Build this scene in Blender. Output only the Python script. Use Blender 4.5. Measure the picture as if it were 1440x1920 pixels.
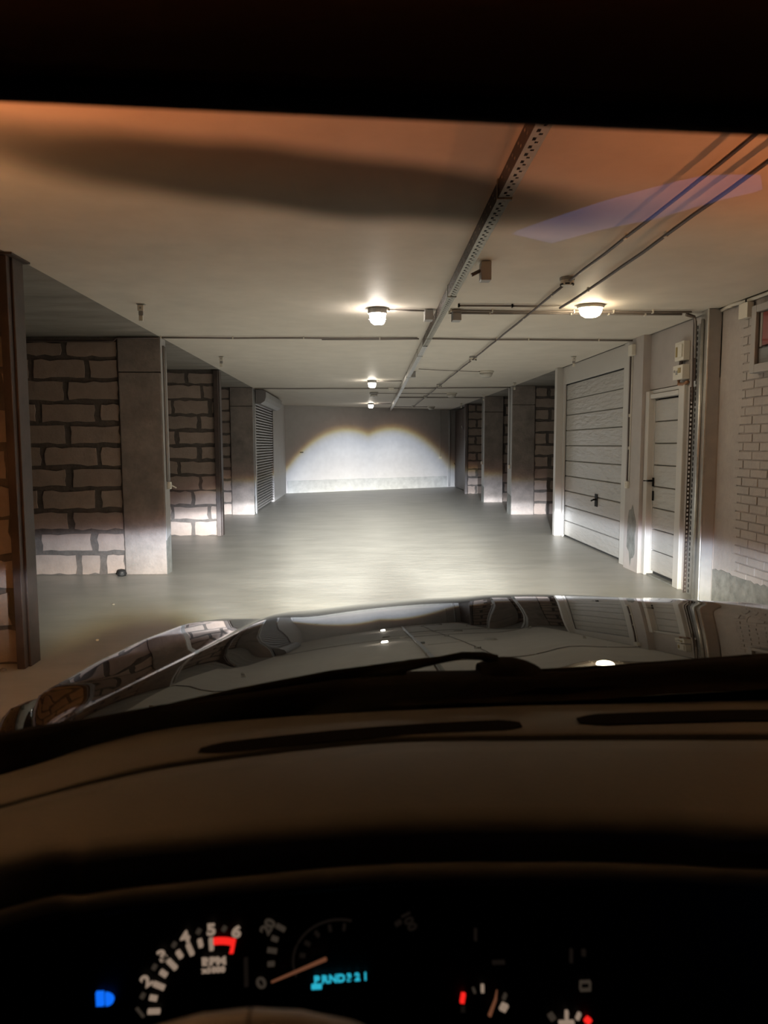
import bpy, bmesh, math, random
from mathutils import Vector, Matrix, Euler

random.seed(7)
scene = bpy.context.scene
COL = scene.collection
for o in list(bpy.data.objects):
    bpy.data.objects.remove(o)

# ------------------------------------------------------------------ camera
H = 2.73                       # ceiling height
EYE = Vector((0, 0, 1.5))
cam_d = bpy.data.cameras.new('camera')
cam = bpy.data.objects.new('camera', cam_d)
COL.objects.link(cam)
cam_d.sensor_fit = 'HORIZONTAL'
cam_d.sensor_width = 36.0
cam_d.lens = 36.0 * 1330.3 / 1440.0
cam_d.clip_start = 0.02
cam_d.dof.use_dof = True
cam_d.dof.focus_distance = 11.0
cam_d.dof.aperture_fstop = 8.6
cam.matrix_world = (Matrix.Translation(EYE)
                    @ Matrix.Rotation(-0.0372728, 4, 'Z')
                    @ Matrix.Rotation(math.pi / 2 - 0.0943475, 4, 'X')
                    @ Matrix.Rotation(-0.0034904, 4, 'Z'))
scene.camera = cam

# ------------------------------------------------------------------ world, exposure
world = bpy.data.worlds.new('world')
scene.world = world
world.use_nodes = True
world.node_tree.nodes['Background'].inputs[0].default_value = (0.02, 0.02, 0.022, 1)
world.node_tree.nodes['Background'].inputs[1].default_value = 0.2
scene.view_settings.view_transform = 'Standard'
scene.view_settings.look = 'None'
scene.view_settings.gamma = 1
scene.view_settings.use_curve_mapping = False
scene.view_settings.exposure = 0.0
scene.cycles.max_bounces = 8
scene.cycles.diffuse_bounces = 5
scene.cycles.glossy_bounces = 4
scene.cycles.sample_clamp_indirect = 4.0
scene.cycles.use_denoising = True
scene.cycles.caustics_reflective = False
scene.cycles.caustics_refractive = False

HEAD_W = 21000.0                # headlamp power
LAMP_L = 95.0                 # brightness of the caged lamps' glass
WARM_L = 60.0                  # warm dome lamp in view
ORANGE_L = 150.0
FILL_L = 3400.0             # two added, unseen orange uplights beside the car               


# ------------------------------------------------------------------ light beam nodes
class NT:
    def __init__(s, tree):
        s.t = tree

    def m(s, op, a, b=None, c=None, clamp=False):
        n = s.t.nodes.new('ShaderNodeMath')
        n.operation = op
        n.use_clamp = clamp
        for i, v in enumerate((a, b, c)):
            if v is None:
                continue
            if isinstance(v, (int, float)):
                n.inputs[i].default_value = v
            else:
                s.t.links.new(v, n.inputs[i])
        return n.outputs[0]

    def smooth(s, x, lo, hi, a=0.0, b=1.0):
        n = s.t.nodes.new('ShaderNodeMapRange')
        n.interpolation_type = 'SMOOTHSTEP'
        s.t.links.new(x, n.inputs[0])
        n.inputs[1].default_value = lo
        n.inputs[2].default_value = hi
        n.inputs[3].default_value = a
        n.inputs[4].default_value = b
        return n.outputs[0]


def ramp(tree, fac, stops, interp='LINEAR'):
    n = tree.nodes.new('ShaderNodeValToRGB')
    cr = n.color_ramp
    cr.interpolation = interp
    while len(cr.elements) > 1:
        cr.elements.remove(cr.elements[-1])
    cr.elements[0].position = stops[0][0]
    cr.elements[0].color = (*stops[0][1], 1)
    for p, c in stops[1:]:
        e = cr.elements.new(p)
        e.color = (*c, 1)
    tree.links.new(fac, n.inputs[0])
    return n.outputs[0]


def headlamp(loc, inner):
    """Projector headlamp: the beam (cut-off line, side fall-off, colour fringe of the lens) is the lamp's own distribution."""
    d = bpy.data.lights.new('headlamp_beam', 'SPOT')
    d.energy = HEAD_W
    d.spot_size = math.radians(140)
    d.spot_blend = 0.1
    d.shadow_soft_size = 0.03
    d.use_nodes = True
    t = d.node_tree
    N = NT(t)
    em = [n for n in t.nodes if n.type == 'EMISSION'][0]
    geo = t.nodes.new('ShaderNodeNewGeometry')
    sep = t.nodes.new('ShaderNodeSeparateXYZ')
    t.links.new(geo.outputs['Incoming'], sep.inputs[0])
    x, y, z = sep.outputs
    az = N.m('MULTIPLY', N.m('ARCTAN2', x, y), 57.29578)
    el = N.m('MULTIPLY', N.m('ARCSINE', z), 57.29578)
    a = N.m('ABSOLUTE', az)
    q = N.m('DIVIDE', a, 5.5)
    q2 = N.m('DIVIDE', N.m('SUBTRACT', az, 4.1 * inner), 5.5)
    qq = N.m('MINIMUM', N.m('MULTIPLY', q, q), N.m('MULTIPLY', q2, q2))      # two-lobed cut-off of the projector
    bump = N.m('MULTIPLY', N.m('MAXIMUM', N.m('SUBTRACT', 1.0, qq), 0.0), 3.5)
    base = N.smooth(a, 12.0, 21.0, 0.0, -2.0)
    cut = N.m('ADD', bump, base)
    dlt = N.m('SUBTRACT', cut, el)              # degrees below the cut-off
    wide = N.smooth(a, 6.5, 17.0)
    fac = N.m('DIVIDE', N.m('ADD', dlt, 2.0), 8.0, clamp=True)
    facw = N.m('DIVIDE', N.m('ADD', dlt, 2.5), 8.0, clamp=True)
    colr = ramp(t, fac, [(0.0, (0, 0, 0)), (0.10, (.012, .006, .005)), (0.20, (.05, .025, .018)), (0.245, (.22, .13, .05)),
                         (0.275, (.42, .38, .20)), (0.31, (.50, .53, .54)), (0.37, (.62, .69, .80)), (0.5, (.86, .92, 1.0)), (0.7, (.96, .98, 1.0)), (1.0, (1.0, .99, .93))])
    colw = ramp(t, facw, [(0.0, (0, 0, 0)), (0.12, (.02, .011, .011)), (0.25, (.10, .06, .06)), (0.36, (.26, .24, .27)), (0.48, (.58, .63, .72)), (0.65, (.86, .93, 1.0)), (1.0, (1.0, .99, .93))])
    cmx = t.nodes.new('ShaderNodeMix')
    cmx.data_type = 'RGBA'
    t.links.new(wide, cmx.inputs[0])
    t.links.new(colr, cmx.inputs[6])
    t.links.new(colw, cmx.inputs[7])
    colr = cmx.outputs[2]
    low = N.m('ADD', N.smooth(a, 4.0, 22.0, -21.0, -12.2), N.smooth(a, 24.0, 40.0, 0.0, -2.6))
    dl = N.m('SUBTRACT', el, low)
    colr2 = ramp(t, N.m('DIVIDE', N.m('ADD', dl, 1.0), 6.0, clamp=True),
                 [(0.0, (0, 0, 0)), (0.12, (.03, .018, .008)), (0.3, (.42, .36, .18)), (0.6, (.9, .90, .78)), (1.0, (1, 1, 1))])
    mul = t.nodes.new('ShaderNodeMix')
    mul.data_type = 'RGBA'
    mul.blend_type = 'MULTIPLY'
    mul.inputs[0].default_value = 1.0
    t.links.new(colr, mul.inputs[6])
    t.links.new(colr2, mul.inputs[7])
    # strength over the beam: hot just below the cut-off, weak sides, weaker towards the near road
    def curve(x, lo, hi, stops, top):
        r = ramp(t, N.m('DIVIDE', N.m('SUBTRACT', x, lo), hi - lo, clamp=True), [((p - lo) / (hi - lo), (v / top,) * 3) for p, v in stops])
        return N.m('MULTIPLY', r, top)
    hz = curve(a, 0.0, 60.0, [(0, 1.0), (4, .9), (7, .52), (10, .32), (14, .21), (17.5, .10), (22, .06), (27, .027), (33, .009), (42, .005), (60, .003)], 1.0)
    vt = curve(el, -24.0, 4.0, [(-24, .03), (-18, .055), (-13, .18), (-10, .46), (-7, 1.2), (-5, 2.3), (-3.3, 3.4), (-2.6, 3.0), (-2.2, 1.3), (-1.2, .95), (.3, .75), (2, .66), (4, .66)], 3.4)
    side = N.m('MULTIPLY', N.m('MULTIPLY', N.smooth(a, 6.0, 15.0), N.smooth(a, 26.0, 41.0, 1.0, 0.0)), N.smooth(el, -3.5, -8.0, 0.0, .085))
    st = N.m('ADD', N.m('MULTIPLY', hz, vt), side)
    t.links.new(mul.outputs[2], em.inputs['Color'])
    t.links.new(st, em.inputs['Strength'])
    o = bpy.data.objects.new('headlamp_beam', d)
    COL.objects.link(o)
    o.location = loc
    o.rotation_euler = (math.radians(90 - 5), 0, 0)
    return o


headlamp((-0.35, 2.60, 0.79), 1)
headlamp((1.09, 2.60, 0.79), -1)


# ------------------------------------------------------------------ materials
def srgb(r, g, b):
    f = lambda c: (c / 255 / 12.92) if c / 255 <= 0.04045 else ((c / 255 + 0.055) / 1.055) ** 2.4
    return (f(r), f(g), f(b))


def mat(name, color, rough=0.6, metal=0.0, noise=0.0, nscale=8.0, bump=0.0, bscale=30.0, stretch=(1, 1, 1), coat=0.0, spots=None, spec=0.5,
        obj_rand=0.0):
    m = bpy.data.materials.new(name)
    m.use_nodes = True
    t = m.node_tree
    b = t.nodes['Principled BSDF']
    b.inputs['Base Color'].default_value = (*color, 1)
    b.inputs['Roughness'].default_value = rough
    b.inputs['Metallic'].default_value = metal
    b.inputs['Specular IOR Level'].default_value = spec
    b.inputs['Coat Weight'].default_value = coat
    b.inputs['Coat Roughness'].default_value = 0.04
    if noise or bump or spots or obj_rand:
        geo = t.nodes.new('ShaderNodeNewGeometry')
        mp = t.nodes.new('ShaderNodeMapping')
        mp.inputs['Scale'].default_value = stretch
        t.links.new(geo.outputs['Position'], mp.inputs[0])
    src = None
    if noise:
        n = t.nodes.new('ShaderNodeTexNoise')
        n.inputs['Scale'].default_value = nscale
        n.inputs['Detail'].default_value = 6
        n.inputs['Roughness'].default_value = 0.65
        t.links.new(mp.outputs[0], n.inputs[0])
        lo = tuple(c * (1 - noise) for c in color)
        hi = tuple(min(1, c * (1 + noise)) for c in color)
        src = ramp(t, n.outputs[0], [(0.3, lo), (0.7, hi)])
    if spots:
        n = t.nodes.new('ShaderNodeTexNoise')
        n.inputs['Scale'].default_value = spots[0]
        n.inputs['Detail'].default_value = 3
        t.links.new(mp.outputs[0], n.inputs[0])
        f = ramp(t, n.outputs[0], [(spots[1], (0, 0, 0)), (spots[1] + 0.05, (1, 1, 1))])
        mx = t.nodes.new('ShaderNodeMix')
        mx.data_type = 'RGBA'
        t.links.new(f, mx.inputs[0])
        if src:
            t.links.new(src, mx.inputs[6])
        else:
            mx.inputs[6].default_value = (*color, 1)
        mx.inputs[7].default_value = (*spots[2], 1)
        src = mx.outputs[2]
    if obj_rand:
        oi = t.nodes.new('ShaderNodeObjectInfo')
        hs = t.nodes.new('ShaderNodeHueSaturation')
        N = NT(t)
        t.links.new(N.m('ADD', N.m('MULTIPLY', oi.outputs['Random'], 2 * obj_rand), 1 - obj_rand), hs.inputs['Value'])
        if src:
            t.links.new(src, hs.inputs['Color'])
        else:
            hs.inputs['Color'].default_value = (*color, 1)
        src = hs.outputs[0]
    if src:
        t.links.new(src, b.inputs['Base Color'])
    if bump:
        n = t.nodes.new('ShaderNodeTexNoise')
        n.inputs['Scale'].default_value = bscale
        n.inputs['Detail'].default_value = 5
        t.links.new(mp.outputs[0], n.inputs[0])
        bp = t.nodes.new('ShaderNodeBump')
        bp.inputs['Strength'].default_value = bump
        bp.inputs['Distance'].default_value = 0.02
        t.links.new(n.outputs[0], bp.inputs['Height'])
        t.links.new(bp.outputs[0], b.inputs['Normal'])
    return m


def emat(name, color, strength):
    m = bpy.data.materials.new(name)
    m.use_nodes = True
    t = m.node_tree
    t.nodes.clear()
    e = t.nodes.new('ShaderNodeEmission')
    e.inputs[0].default_value = (*color, 1)
    e.inputs[1].default_value = strength
    o = t.nodes.new('ShaderNodeOutputMaterial')
    t.links.new(e.outputs[0], o.inputs[0])
    return m


M = {}
M['floor'] = mat('floor_concrete', (.350, .343, .316), .40, noise=.13, nscale=1.6, bump=.12, bscale=7, stretch=(.7, 1.5, 1), spec=.45)
M['ceil'] = mat('ceiling_paint', (.68, .625, .55), .55, noise=.06, nscale=3, bump=.05, bscale=7, spec=.06)
M['bayceil'] = mat('bare_concrete_ceiling', (.24, .22, .195), .75, noise=.3, nscale=1.6, bump=.2, bscale=6, stretch=(.6, 2, 1))
M['conc'] = mat('bare_concrete', (.235, .20, .18), .75, noise=.30, nscale=3.5, bump=.3, bscale=25, spots=(22, .66, (.22, .2, .18)))
M['colpaint'] = mat('grey_column_paint', (.36, .355, .355), .5, noise=.10, nscale=6, bump=.1, bscale=20)
M['rawgrey'] = mat('worn_grey_skirting', (.20, .20, .185), .7, noise=.35, nscale=9, bump=.3, bscale=20)
M['block'] = mat('aerated_block', (.33, .262, .225), .85, noise=.12, nscale=7, bump=.25, bscale=40, obj_rand=.10)
M['mortar'] = mat('dark_mortar', (.108, .092, .082), .9, noise=.25, nscale=9, bump=.4, bscale=35)
M['white'] = mat('white_wall_paint', (.54, .52, .51), .55, noise=.06, nscale=5, bump=.08, bscale=18)
M['pinkwhite'] = mat('wall_plaster', (.42, .38, .36), .6, noise=.08, nscale=4, bump=.12, bscale=14)
M['plinth'] = mat('grey_plinth', (.42, .42, .41), .65, noise=.16, nscale=5, bump=.2, bscale=15)
M['brick'] = mat('painted_brick', (.39, .35, .33), .6, noise=.10, nscale=7, bump=.25, bscale=35, obj_rand=.015)
M['joint'] = mat('painted_joint', (.29, .257, .24), .8, noise=.25, nscale=12, bump=.2, bscale=30)
M['door'] = mat('white_door_steel', (.42, .40, .375), .27, noise=.03, nscale=3, bump=.7, bscale=9, stretch=(1, .55, 2.6))
M['frame'] = mat('white_frame_steel', (.52, .495, .465), .35, noise=.03, nscale=4)
M['dark'] = mat('dark_gap', (.02, .02, .02), .8)
M['post'] = mat('brown_primer_steel', (.05, .035, .03), .5, noise=.3, nscale=5, bump=.1, bscale=20)
M['galv'] = mat('galvanised_steel', (.55, .54, .52), .36, metal=.85, noise=.15, nscale=12)
M['tray'] = mat('dull_tray_steel', (.34, .33, .29), .5, metal=.6, noise=.12, nscale=9)
M['steelcol'] = mat('steel_cladding', (.50, .49, .47), .34, metal=.75, noise=.08, nscale=4)
M['cable'] = mat('grey_cable', (.22, .19, .17), .5)
M['cabledark'] = mat('dark_cable', (.07, .05, .045), .5)
M['cablewhite'] = mat('white_conduit', (.55, .52, .47), .5)
M['plastic'] = mat('white_plastic', (.68, .64, .56), .4)
M['greyplastic'] = mat('grey_plastic', (.33, .32, .31), .45)
M['shutter'] = mat('shutter_steel', (.30, .285, .27), .38, metal=.3, noise=.08, nscale=9)
M['housing'] = mat('shutter_housing_steel', (.17, .155, .15), .45, metal=.3)
M['rubber'] = mat('black_rubber', (.012, .012, .012), .6)
M['rubble'] = mat('rubble', (.26, .23, .2), .95, noise=.3, nscale=25, bump=.4, bscale=60)
M['red'] = mat('red_paint', (.42, .05, .04), .45)
M['brass'] = mat('brown_copper', (.32, .16, .09), .4, metal=.5)
M['label'] = mat('printed_label', (.35, .27, .12), .5)
M['black'] = mat('black_plastic', (.004, .004, .004), .5, spec=.12)
M['trim'] = mat('dark_trim', (.012, .011, .011), .5, noise=.2, nscale=30)
M['dash'] = mat('dark_brown_dashboard', (.0128, .0175, .0208), .62, noise=.10, nscale=9, bump=.06, bscale=240, spec=.25)
M['liner'] = mat('headliner_fabric', (.012, .010, .009), .95, bump=.1, bscale=200, spec=.1)
M['visor'] = mat('visor_cloth', (.034, .028, .024), .95, bump=.1, bscale=200, spec=.1)
M['rim'] = mat('grey_leather', (.055, .066, .08), .5, bump=.05, bscale=150)
M['cabinetframe'] = mat('grey_window_frame', (.36, .34, .33), .4)
M['lens_off'] = mat('lamp_glass_off', (.50, .47, .42), .25)
M['trim_slot_shade'] = mat('black_trim_slot_shade', (.001, .001, .001), 1.0, spec=.02)  # black of cowl and wipers, also painted shade of the vent slots
M['chrome'] = mat('chrome', (.75, .75, .75), .12, metal=1)
M['tyre'] = mat('tyre_rubber', (.02, .02, .02), .8)

pm = bpy.data.materials.new('car_paint')
pm.use_nodes = True
pb = pm.node_tree.nodes['Principled BSDF']
pb.inputs['Base Color'].default_value = (.005, .0045, .004, 1)
pb.inputs['Roughness'].default_value = .35
pb.inputs['Metallic'].default_value = 0
pb.inputs['Specular IOR Level'].default_value = 0
pb.inputs['Coat Weight'].default_value = 1.0
pb.inputs['Coat Roughness'].default_value = .012
pb.inputs['Coat IOR'].default_value = 1.55
M['paint'] = pm

M['lamp_cool'] = emat('lamp_glass_lit', (1.0, .90, .80), LAMP_L)
M['lamp_warm'] = emat('lamp_dome_lit', (1.0, .82, .56), WARM_L)
M['lamp_far'] = emat('lamp_far_lit', (1.0, .92, .80), LAMP_L * .8)
M['orange'] = emat('lamp_orange_lit', (1.0, .47, .20), ORANGE_L)
M['lit_cream'] = emat('gauge_cream', (.62, .45, .33), .42)
M['lit_dim'] = emat('gauge_dim', (.5, .38, .28), .065)
M['lit_faint'] = emat('gauge_faint', (.5, .36, .28), .012)
M['lit_red'] = emat('gauge_red', (1.0, .02, .015), .95)
M['lit_redim'] = emat('gauge_red_dim', (1.0, .03, .03), .6)
M['lit_needle'] = emat('needle_orange', (.75, .28, .14), .17)
M['lit_cyan'] = emat('display_cyan', (.03, .55, .75), .75)
M['lit_blue'] = emat('beam_icon_blue', (.005, .16, 1.0), .95)
M['reflection_panel'] = emat('reflection_panel_blue', (.30, .36, 1.0), 1.6)


def glass_mat(name, tint=(1, 1, 1), refl=1.0, rough=0.0, ior=1.5):
    m = bpy.data.materials.new(name)
    m.use_nodes = True
    t = m.node_tree
    t.nodes.clear()
    tr = t.nodes.new('ShaderNodeBsdfTransparent')
    tr.inputs[0].default_value = (*tint, 1)
    gl = t.nodes.new('ShaderNodeBsdfGlossy')
    gl.inputs['Roughness'].default_value = rough
    fr = t.nodes.new('ShaderNodeFresnel')
    mx = t.nodes.new('ShaderNodeMixShader')
    N = NT(t)
    gb = t.nodes.new('ShaderNodeNewGeometry')
    # thin sheet: the same reflection from either face
    t.links.new(N.m('ADD', N.m('MULTIPLY', gb.outputs['Backfacing'], 1 / ior - ior), ior), fr.inputs[0])
    t.links.new(N.m('MULTIPLY', fr.outputs[0], refl, clamp=True), mx.inputs[0])
    t.links.new(tr.outputs[0], mx.inputs[1])
    t.links.new(gl.outputs[0], mx.inputs[2])
    o = t.nodes.new('ShaderNodeOutputMaterial')
    t.links.new(mx.outputs[0], o.inputs[0])
    return m


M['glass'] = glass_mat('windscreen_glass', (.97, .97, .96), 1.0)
# dark oval and rosy reflections at the windscreen head, painted into the glass tint
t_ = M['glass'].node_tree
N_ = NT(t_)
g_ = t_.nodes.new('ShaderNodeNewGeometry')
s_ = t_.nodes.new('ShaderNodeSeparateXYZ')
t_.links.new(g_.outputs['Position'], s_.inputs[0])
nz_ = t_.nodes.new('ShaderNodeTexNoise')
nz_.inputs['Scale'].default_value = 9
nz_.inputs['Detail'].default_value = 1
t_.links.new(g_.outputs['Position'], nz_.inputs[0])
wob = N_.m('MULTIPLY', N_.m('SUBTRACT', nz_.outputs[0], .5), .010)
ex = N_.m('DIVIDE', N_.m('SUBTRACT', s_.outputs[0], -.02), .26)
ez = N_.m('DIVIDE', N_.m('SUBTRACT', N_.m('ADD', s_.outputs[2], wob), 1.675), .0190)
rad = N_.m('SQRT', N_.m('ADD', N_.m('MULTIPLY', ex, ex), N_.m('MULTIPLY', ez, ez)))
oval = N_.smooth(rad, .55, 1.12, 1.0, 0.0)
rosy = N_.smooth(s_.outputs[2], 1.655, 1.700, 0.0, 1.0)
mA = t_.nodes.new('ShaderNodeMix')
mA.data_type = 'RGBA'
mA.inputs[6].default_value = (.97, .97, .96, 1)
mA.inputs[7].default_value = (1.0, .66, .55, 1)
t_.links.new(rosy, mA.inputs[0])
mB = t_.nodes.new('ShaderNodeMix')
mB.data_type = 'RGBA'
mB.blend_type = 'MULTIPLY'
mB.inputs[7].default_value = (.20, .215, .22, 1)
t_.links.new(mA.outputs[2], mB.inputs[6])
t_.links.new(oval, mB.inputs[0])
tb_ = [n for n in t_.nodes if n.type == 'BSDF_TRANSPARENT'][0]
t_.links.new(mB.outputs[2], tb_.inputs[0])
M['pane'] = glass_mat('cabinet_glass', (.9, .9, .9), 1.0)


# ------------------------------------------------------------------ mesh building
class MB:
    def __init__(s):
        s.v = []
        s.f = []

    def quad(s, *p):
        b = len(s.v)
        s.v += [tuple(q) for q in p]
        s.f.append(tuple(range(b, b + len(p))))

    def box(s, x0, x1, y0, y1, z0, z1, mx=None):
        b = len(s.v)
        c = [(x0, y0, z0), (x1, y0, z0), (x1, y1, z0), (x0, y1, z0), (x0, y0, z1), (x1, y0, z1), (x1, y1, z1), (x0, y1, z1)]
        if mx is not None:
            c = [tuple(mx @ Vector(q)) for q in c]
        s.v += c
        s.f += [tuple(b + i for i in q) for q in ((3, 2, 1, 0), (4, 5, 6, 7), (0, 1, 5, 4), (1, 2, 6, 5), (2, 3, 7, 6), (3, 0, 4, 7))]
        return s

    def prism(s, pts, off):
        """closed outline (list of 3-D points) pushed along off"""
        b = len(s.v)
        n = len(pts)
        s.v += [tuple(p) for p in pts]
        s.v += [tuple(Vector(p) + Vector(off)) for p in pts]
        s.f.append(tuple(range(b, b + n)))
        s.f.append(tuple(range(b + 2 * n - 1, b + n - 1, -1)))
        for i in range(n):
            j = (i + 1) % n
            s.f.append((b + i, b + n + i, b + n + j, b + j))
        return s

    def tube(s, path, r, n=8, cap=True):
        path = [Vector(p) for p in path]
        b0 = len(s.v)
        rr = r if isinstance(r, (list, tuple)) else [r] * len(path)
        for i, p in enumerate(path):
            d = (path[min(i + 1, len(path) - 1)] - path[max(i - 1, 0)]).normalized()
            up = Vector((0, 0, 1)) if abs(d.z) < .9 else Vector((1, 0, 0))
            a = d.cross(up).normalized()
            c = a.cross(d).normalized()
            for k in range(n):
                t = 2 * math.pi * k / n
                s.v.append(tuple(p + (a * math.cos(t) + c * math.sin(t)) * rr[i]))
        for i in range(len(path) - 1):
            for k in range(n):
                k2 = (k + 1) % n
                s.f.append((b0 + i * n + k, b0 + i * n + k2, b0 + (i + 1) * n + k2, b0 + (i + 1) * n + k))
        if cap:
            s.f.append(tuple(b0 + k for k in range(n - 1, -1, -1)))
            e = b0 + (len(path) - 1) * n
            s.f.append(tuple(e + k for k in range(n)))
        return s

    def lathe(s, prof, o, axis='Z', n=24, sx=1.0, sy=1.0):
        """prof: (radius, height) pairs, turned about an axis through o"""
        b0 = len(s.v)
        for (r, h) in prof:
            for k in range(n):
                t = 2 * math.pi * k / n
                x, y = r * math.cos(t) * sx, r * math.sin(t) * sy
                p = (x, y, h) if axis == 'Z' else ((h, x, y) if axis == 'X' else (x, h, y))
                s.v.append((o[0] + p[0], o[1] + p[1], o[2] + p[2]))
        for i in range(len(prof) - 1):
            for k in range(n):
                k2 = (k + 1) % n
                s.f.append((b0 + i * n + k, b0 + i * n + k2, b0 + (i + 1) * n + k2, b0 + (i + 1) * n + k))
        s.f.append(tuple(b0 + k for k in range(n - 1, -1, -1)))
        e = b0 + (len(prof) - 1) * n
        s.f.append(tuple(e + k for k in range(n)))
        return s

    def grid(s, rows):
        b0 = len(s.v)
        n = len(rows[0])
        for r in rows:
            s.v += [tuple(p) for p in r]
        for i in range(len(rows) - 1):
            for k in range(n - 1):
                s.f.append((b0 + i * n + k, b0 + i * n + k + 1, b0 + (i + 1) * n + k + 1, b0 + (i + 1) * n + k))
        return s

    def build(s, name, m, parent=None, loc=None, smooth=False, bevel=0.0, solid=0.0, sub=0, fix=True):
        if parent is not None:
            org = ORIGIN[parent.name]
        elif loc is not None:
            org = Vector(loc)
        else:
            xs, ys, zs = zip(*s.v)
            org = Vector(((min(xs) + max(xs)) / 2, (min(ys) + max(ys)) / 2, min(zs)))
        me = bpy.data.meshes.new(name)
        me.from_pydata([tuple(Vector(p) - org) for p in s.v], [], s.f)
        if fix:
            bm = bmesh.new()
            bm.from_mesh(me)
            bmesh.ops.recalc_face_normals(bm, faces=bm.faces)
            bm.to_mesh(me)
            bm.free()
        me.materials.append(M[m] if isinstance(m, str) else m)
        if smooth:
            me.polygons.foreach_set('use_smooth', [True] * len(me.polygons))
        o = bpy.data.objects.new(name, me)
        COL.objects.link(o)
        if parent is not None:
            o.parent = parent
        else:
            o.location = org
        ORIGIN[o.name] = org
        if solid:
            md = o.modifiers.new('thickness', 'SOLIDIFY')
            md.thickness = solid
            md.offset = -1
        if bevel:
            md = o.modifiers.new('bevel', 'BEVEL')
            md.width = bevel
            md.segments = 2
            md.limit_method = 'ANGLE'
        if sub:
            md = o.modifiers.new('sub', 'SUBSURF')
            md.levels = sub
            md.render_levels = sub
        return o


ORIGIN = {}


def tag(o, label=None, cat=None, group=None, kind=None):
    if label:
        o['label'] = label
    if cat:
        o['category'] = cat
    if group:
        o['group'] = group
    if kind:
        o['kind'] = kind
    return o


def thing(name, loc, label, cat, group=None, kind=None):
    o = bpy.data.objects.new(name, None)
    o.empty_display_size = 0.1
    COL.objects.link(o)
    o.location = loc
    ORIGIN[o.name] = Vector(loc)
    return tag(o, label, cat, group, kind)


def struct(o):
    o['kind'] = 'structure'
    return o


def bx(*a):
    return MB().box(*a)


# ------------------------------------------------------------------ room shell
XL, XR = -2.23, 3.34
BK = 3.2 / 5.99                                  # the back wall runs askew


def yb(x):
    return 22.3 + (x + 2.19) * BK


struct(bx(-7.4, 7.9, -6.2, 28.5, -0.25, 0).build('floor', 'floor'))
struct(bx(XL, 3.31, -6.2, 28.5, H, H + .2).build('ceiling', 'ceil'))
struct(bx(-7.4, XL, -6.2, 28.5, H + .004, H + .2).build('ceiling', 'bayceil'))
struct(bx(3.31, 7.9, -6.2, 28.5, H + .004, H + .2).build('ceiling', 'bayceil'))
struct(bx(-7.4, -7.2, -6.2, 28.5, 0, H).build('wall_left_outer', 'conc'))
struct(bx(7.7, 7.9, -6.2, 28.5, 0, H).build('wall_right_outer', 'conc'))
struct(bx(-7.2, 7.7, -6.2, -6.0, 0, H).build('wall_rear', 'white'))
mb = MB()
x0, x1 = -2.25, 7.7
mb.prism([(x0, yb(x0), 0), (x1, yb(x1), 0), (x1, yb(x1) + .25, 0), (x0, yb(x0) + .25, 0)], (0, 0, H))
struct(mb.build('wall_back', 'white'))
# grey plinth along the back wall, with a chipped top edge
mb = MB()
pts = []
n = 40
for i in range(n + 1):
    x = -2.19 + (3.17 + 2.19) * i / n
    pts.append((x, yb(x) - .001, .39 + random.uniform(-.006, .006)))
pts = [(-2.19, yb(-2.19) - .001, 0)] + pts + [(3.17, yb(3.17) - .001, 0)]
mb.prism(pts, (0.015, -.03, 0))
struct(mb.build('baseboard_back', 'plinth'))
# white wall right beside the shutter, up to the back corner
struct(bx(-2.43, XL, 19.12, 22.6, 0, H).build('wall_left_far', 'white'))
# lintel strip and inner box behind the shutter
struct(bx(-2.43, XL - .02, 15.75, 19.12, 2.42, H).build('wall_left_lintel', 'white'))


# ------------------------------------------------------------------ block partitions
def jag(x0, x1, z0, z1, amp, rnd):
    """ragged outline of a block whose joints are smeared with mortar"""
    L, R = x0, x1
    nx = max(3, int((x1 - x0) / .085))
    nz = 3
    p = []
    for i in range(nx):
        p.append((L + (R - L) * i / nx + (rnd.uniform(-.012, .012) if i else 0), z0 + rnd.uniform(-amp, amp)))
    for i in range(nz):
        p.append((R + rnd.uniform(-amp, amp), z0 + (z1 - z0) * i / nz))
    for i in range(nx):
        p.append((R - (R - L) * i / nx + (rnd.uniform(-.012, .012) if i else 0), z1 + rnd.uniform(-amp, amp)))
    for i in range(nz):
        p.append((L + rnd.uniform(-amp, amp), z1 - (z1 - z0) * i / nz))
    return p


ROWS = [2.495, 2.25, 2.0, 1.752, 1.502, 1.255, 1.007, .757, .508, .258, 0.0]


def partition(name, x0, x1, y, thick, joints, seed, cut0, cut1, mortar=.046, amp=.012):
    """masonry wall face at y looking towards the car; joints: per row, x of the upright joints"""
    rnd = random.Random(seed)
    core = bx(x0, x1, y + .012, y + thick, 0, H).build(name, 'mortar', loc=(x0, y, 0))
    struct(core)
    top = H - .03
    for r, z0 in enumerate(ROWS):
        js = sorted([cut0] + [j for j in joints[r] if cut0 < j < cut1] + [cut1])
        for a, b in zip(js[:-1], js[1:]):
            if b - a < .06:
                continue
            m0 = mortar * rnd.uniform(.75, 1.5)
            xa = a + (m0 * .7 if a != cut0 else .006)
            xb = b - (m0 * .7 if b != cut1 else .006)
            za = z0 + (m0 * .5 if z0 > 0 else .012)
            zb = top - m0 * .5
            d = rnd.uniform(.008, .016)
            MB().prism([(px, y + .014, pz) for px, pz in jag(xa, xb, za, zb, amp, rnd)], (0, -d - .002, 0)).build('block', 'block', core)
        top = z0
    return core


def regular(x0, step, a, b, alt=.31):
    out = []
    for r in range(len(ROWS)):
        s = x0 + (alt if r % 2 else 0)
        js = []
        k = -12
        while k < 12:
            v = s + k * step + random.uniform(-.03, .03)
            if a < v < b:
                js.append(v)
            k += 1
        out.append(js)
    return out


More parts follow.
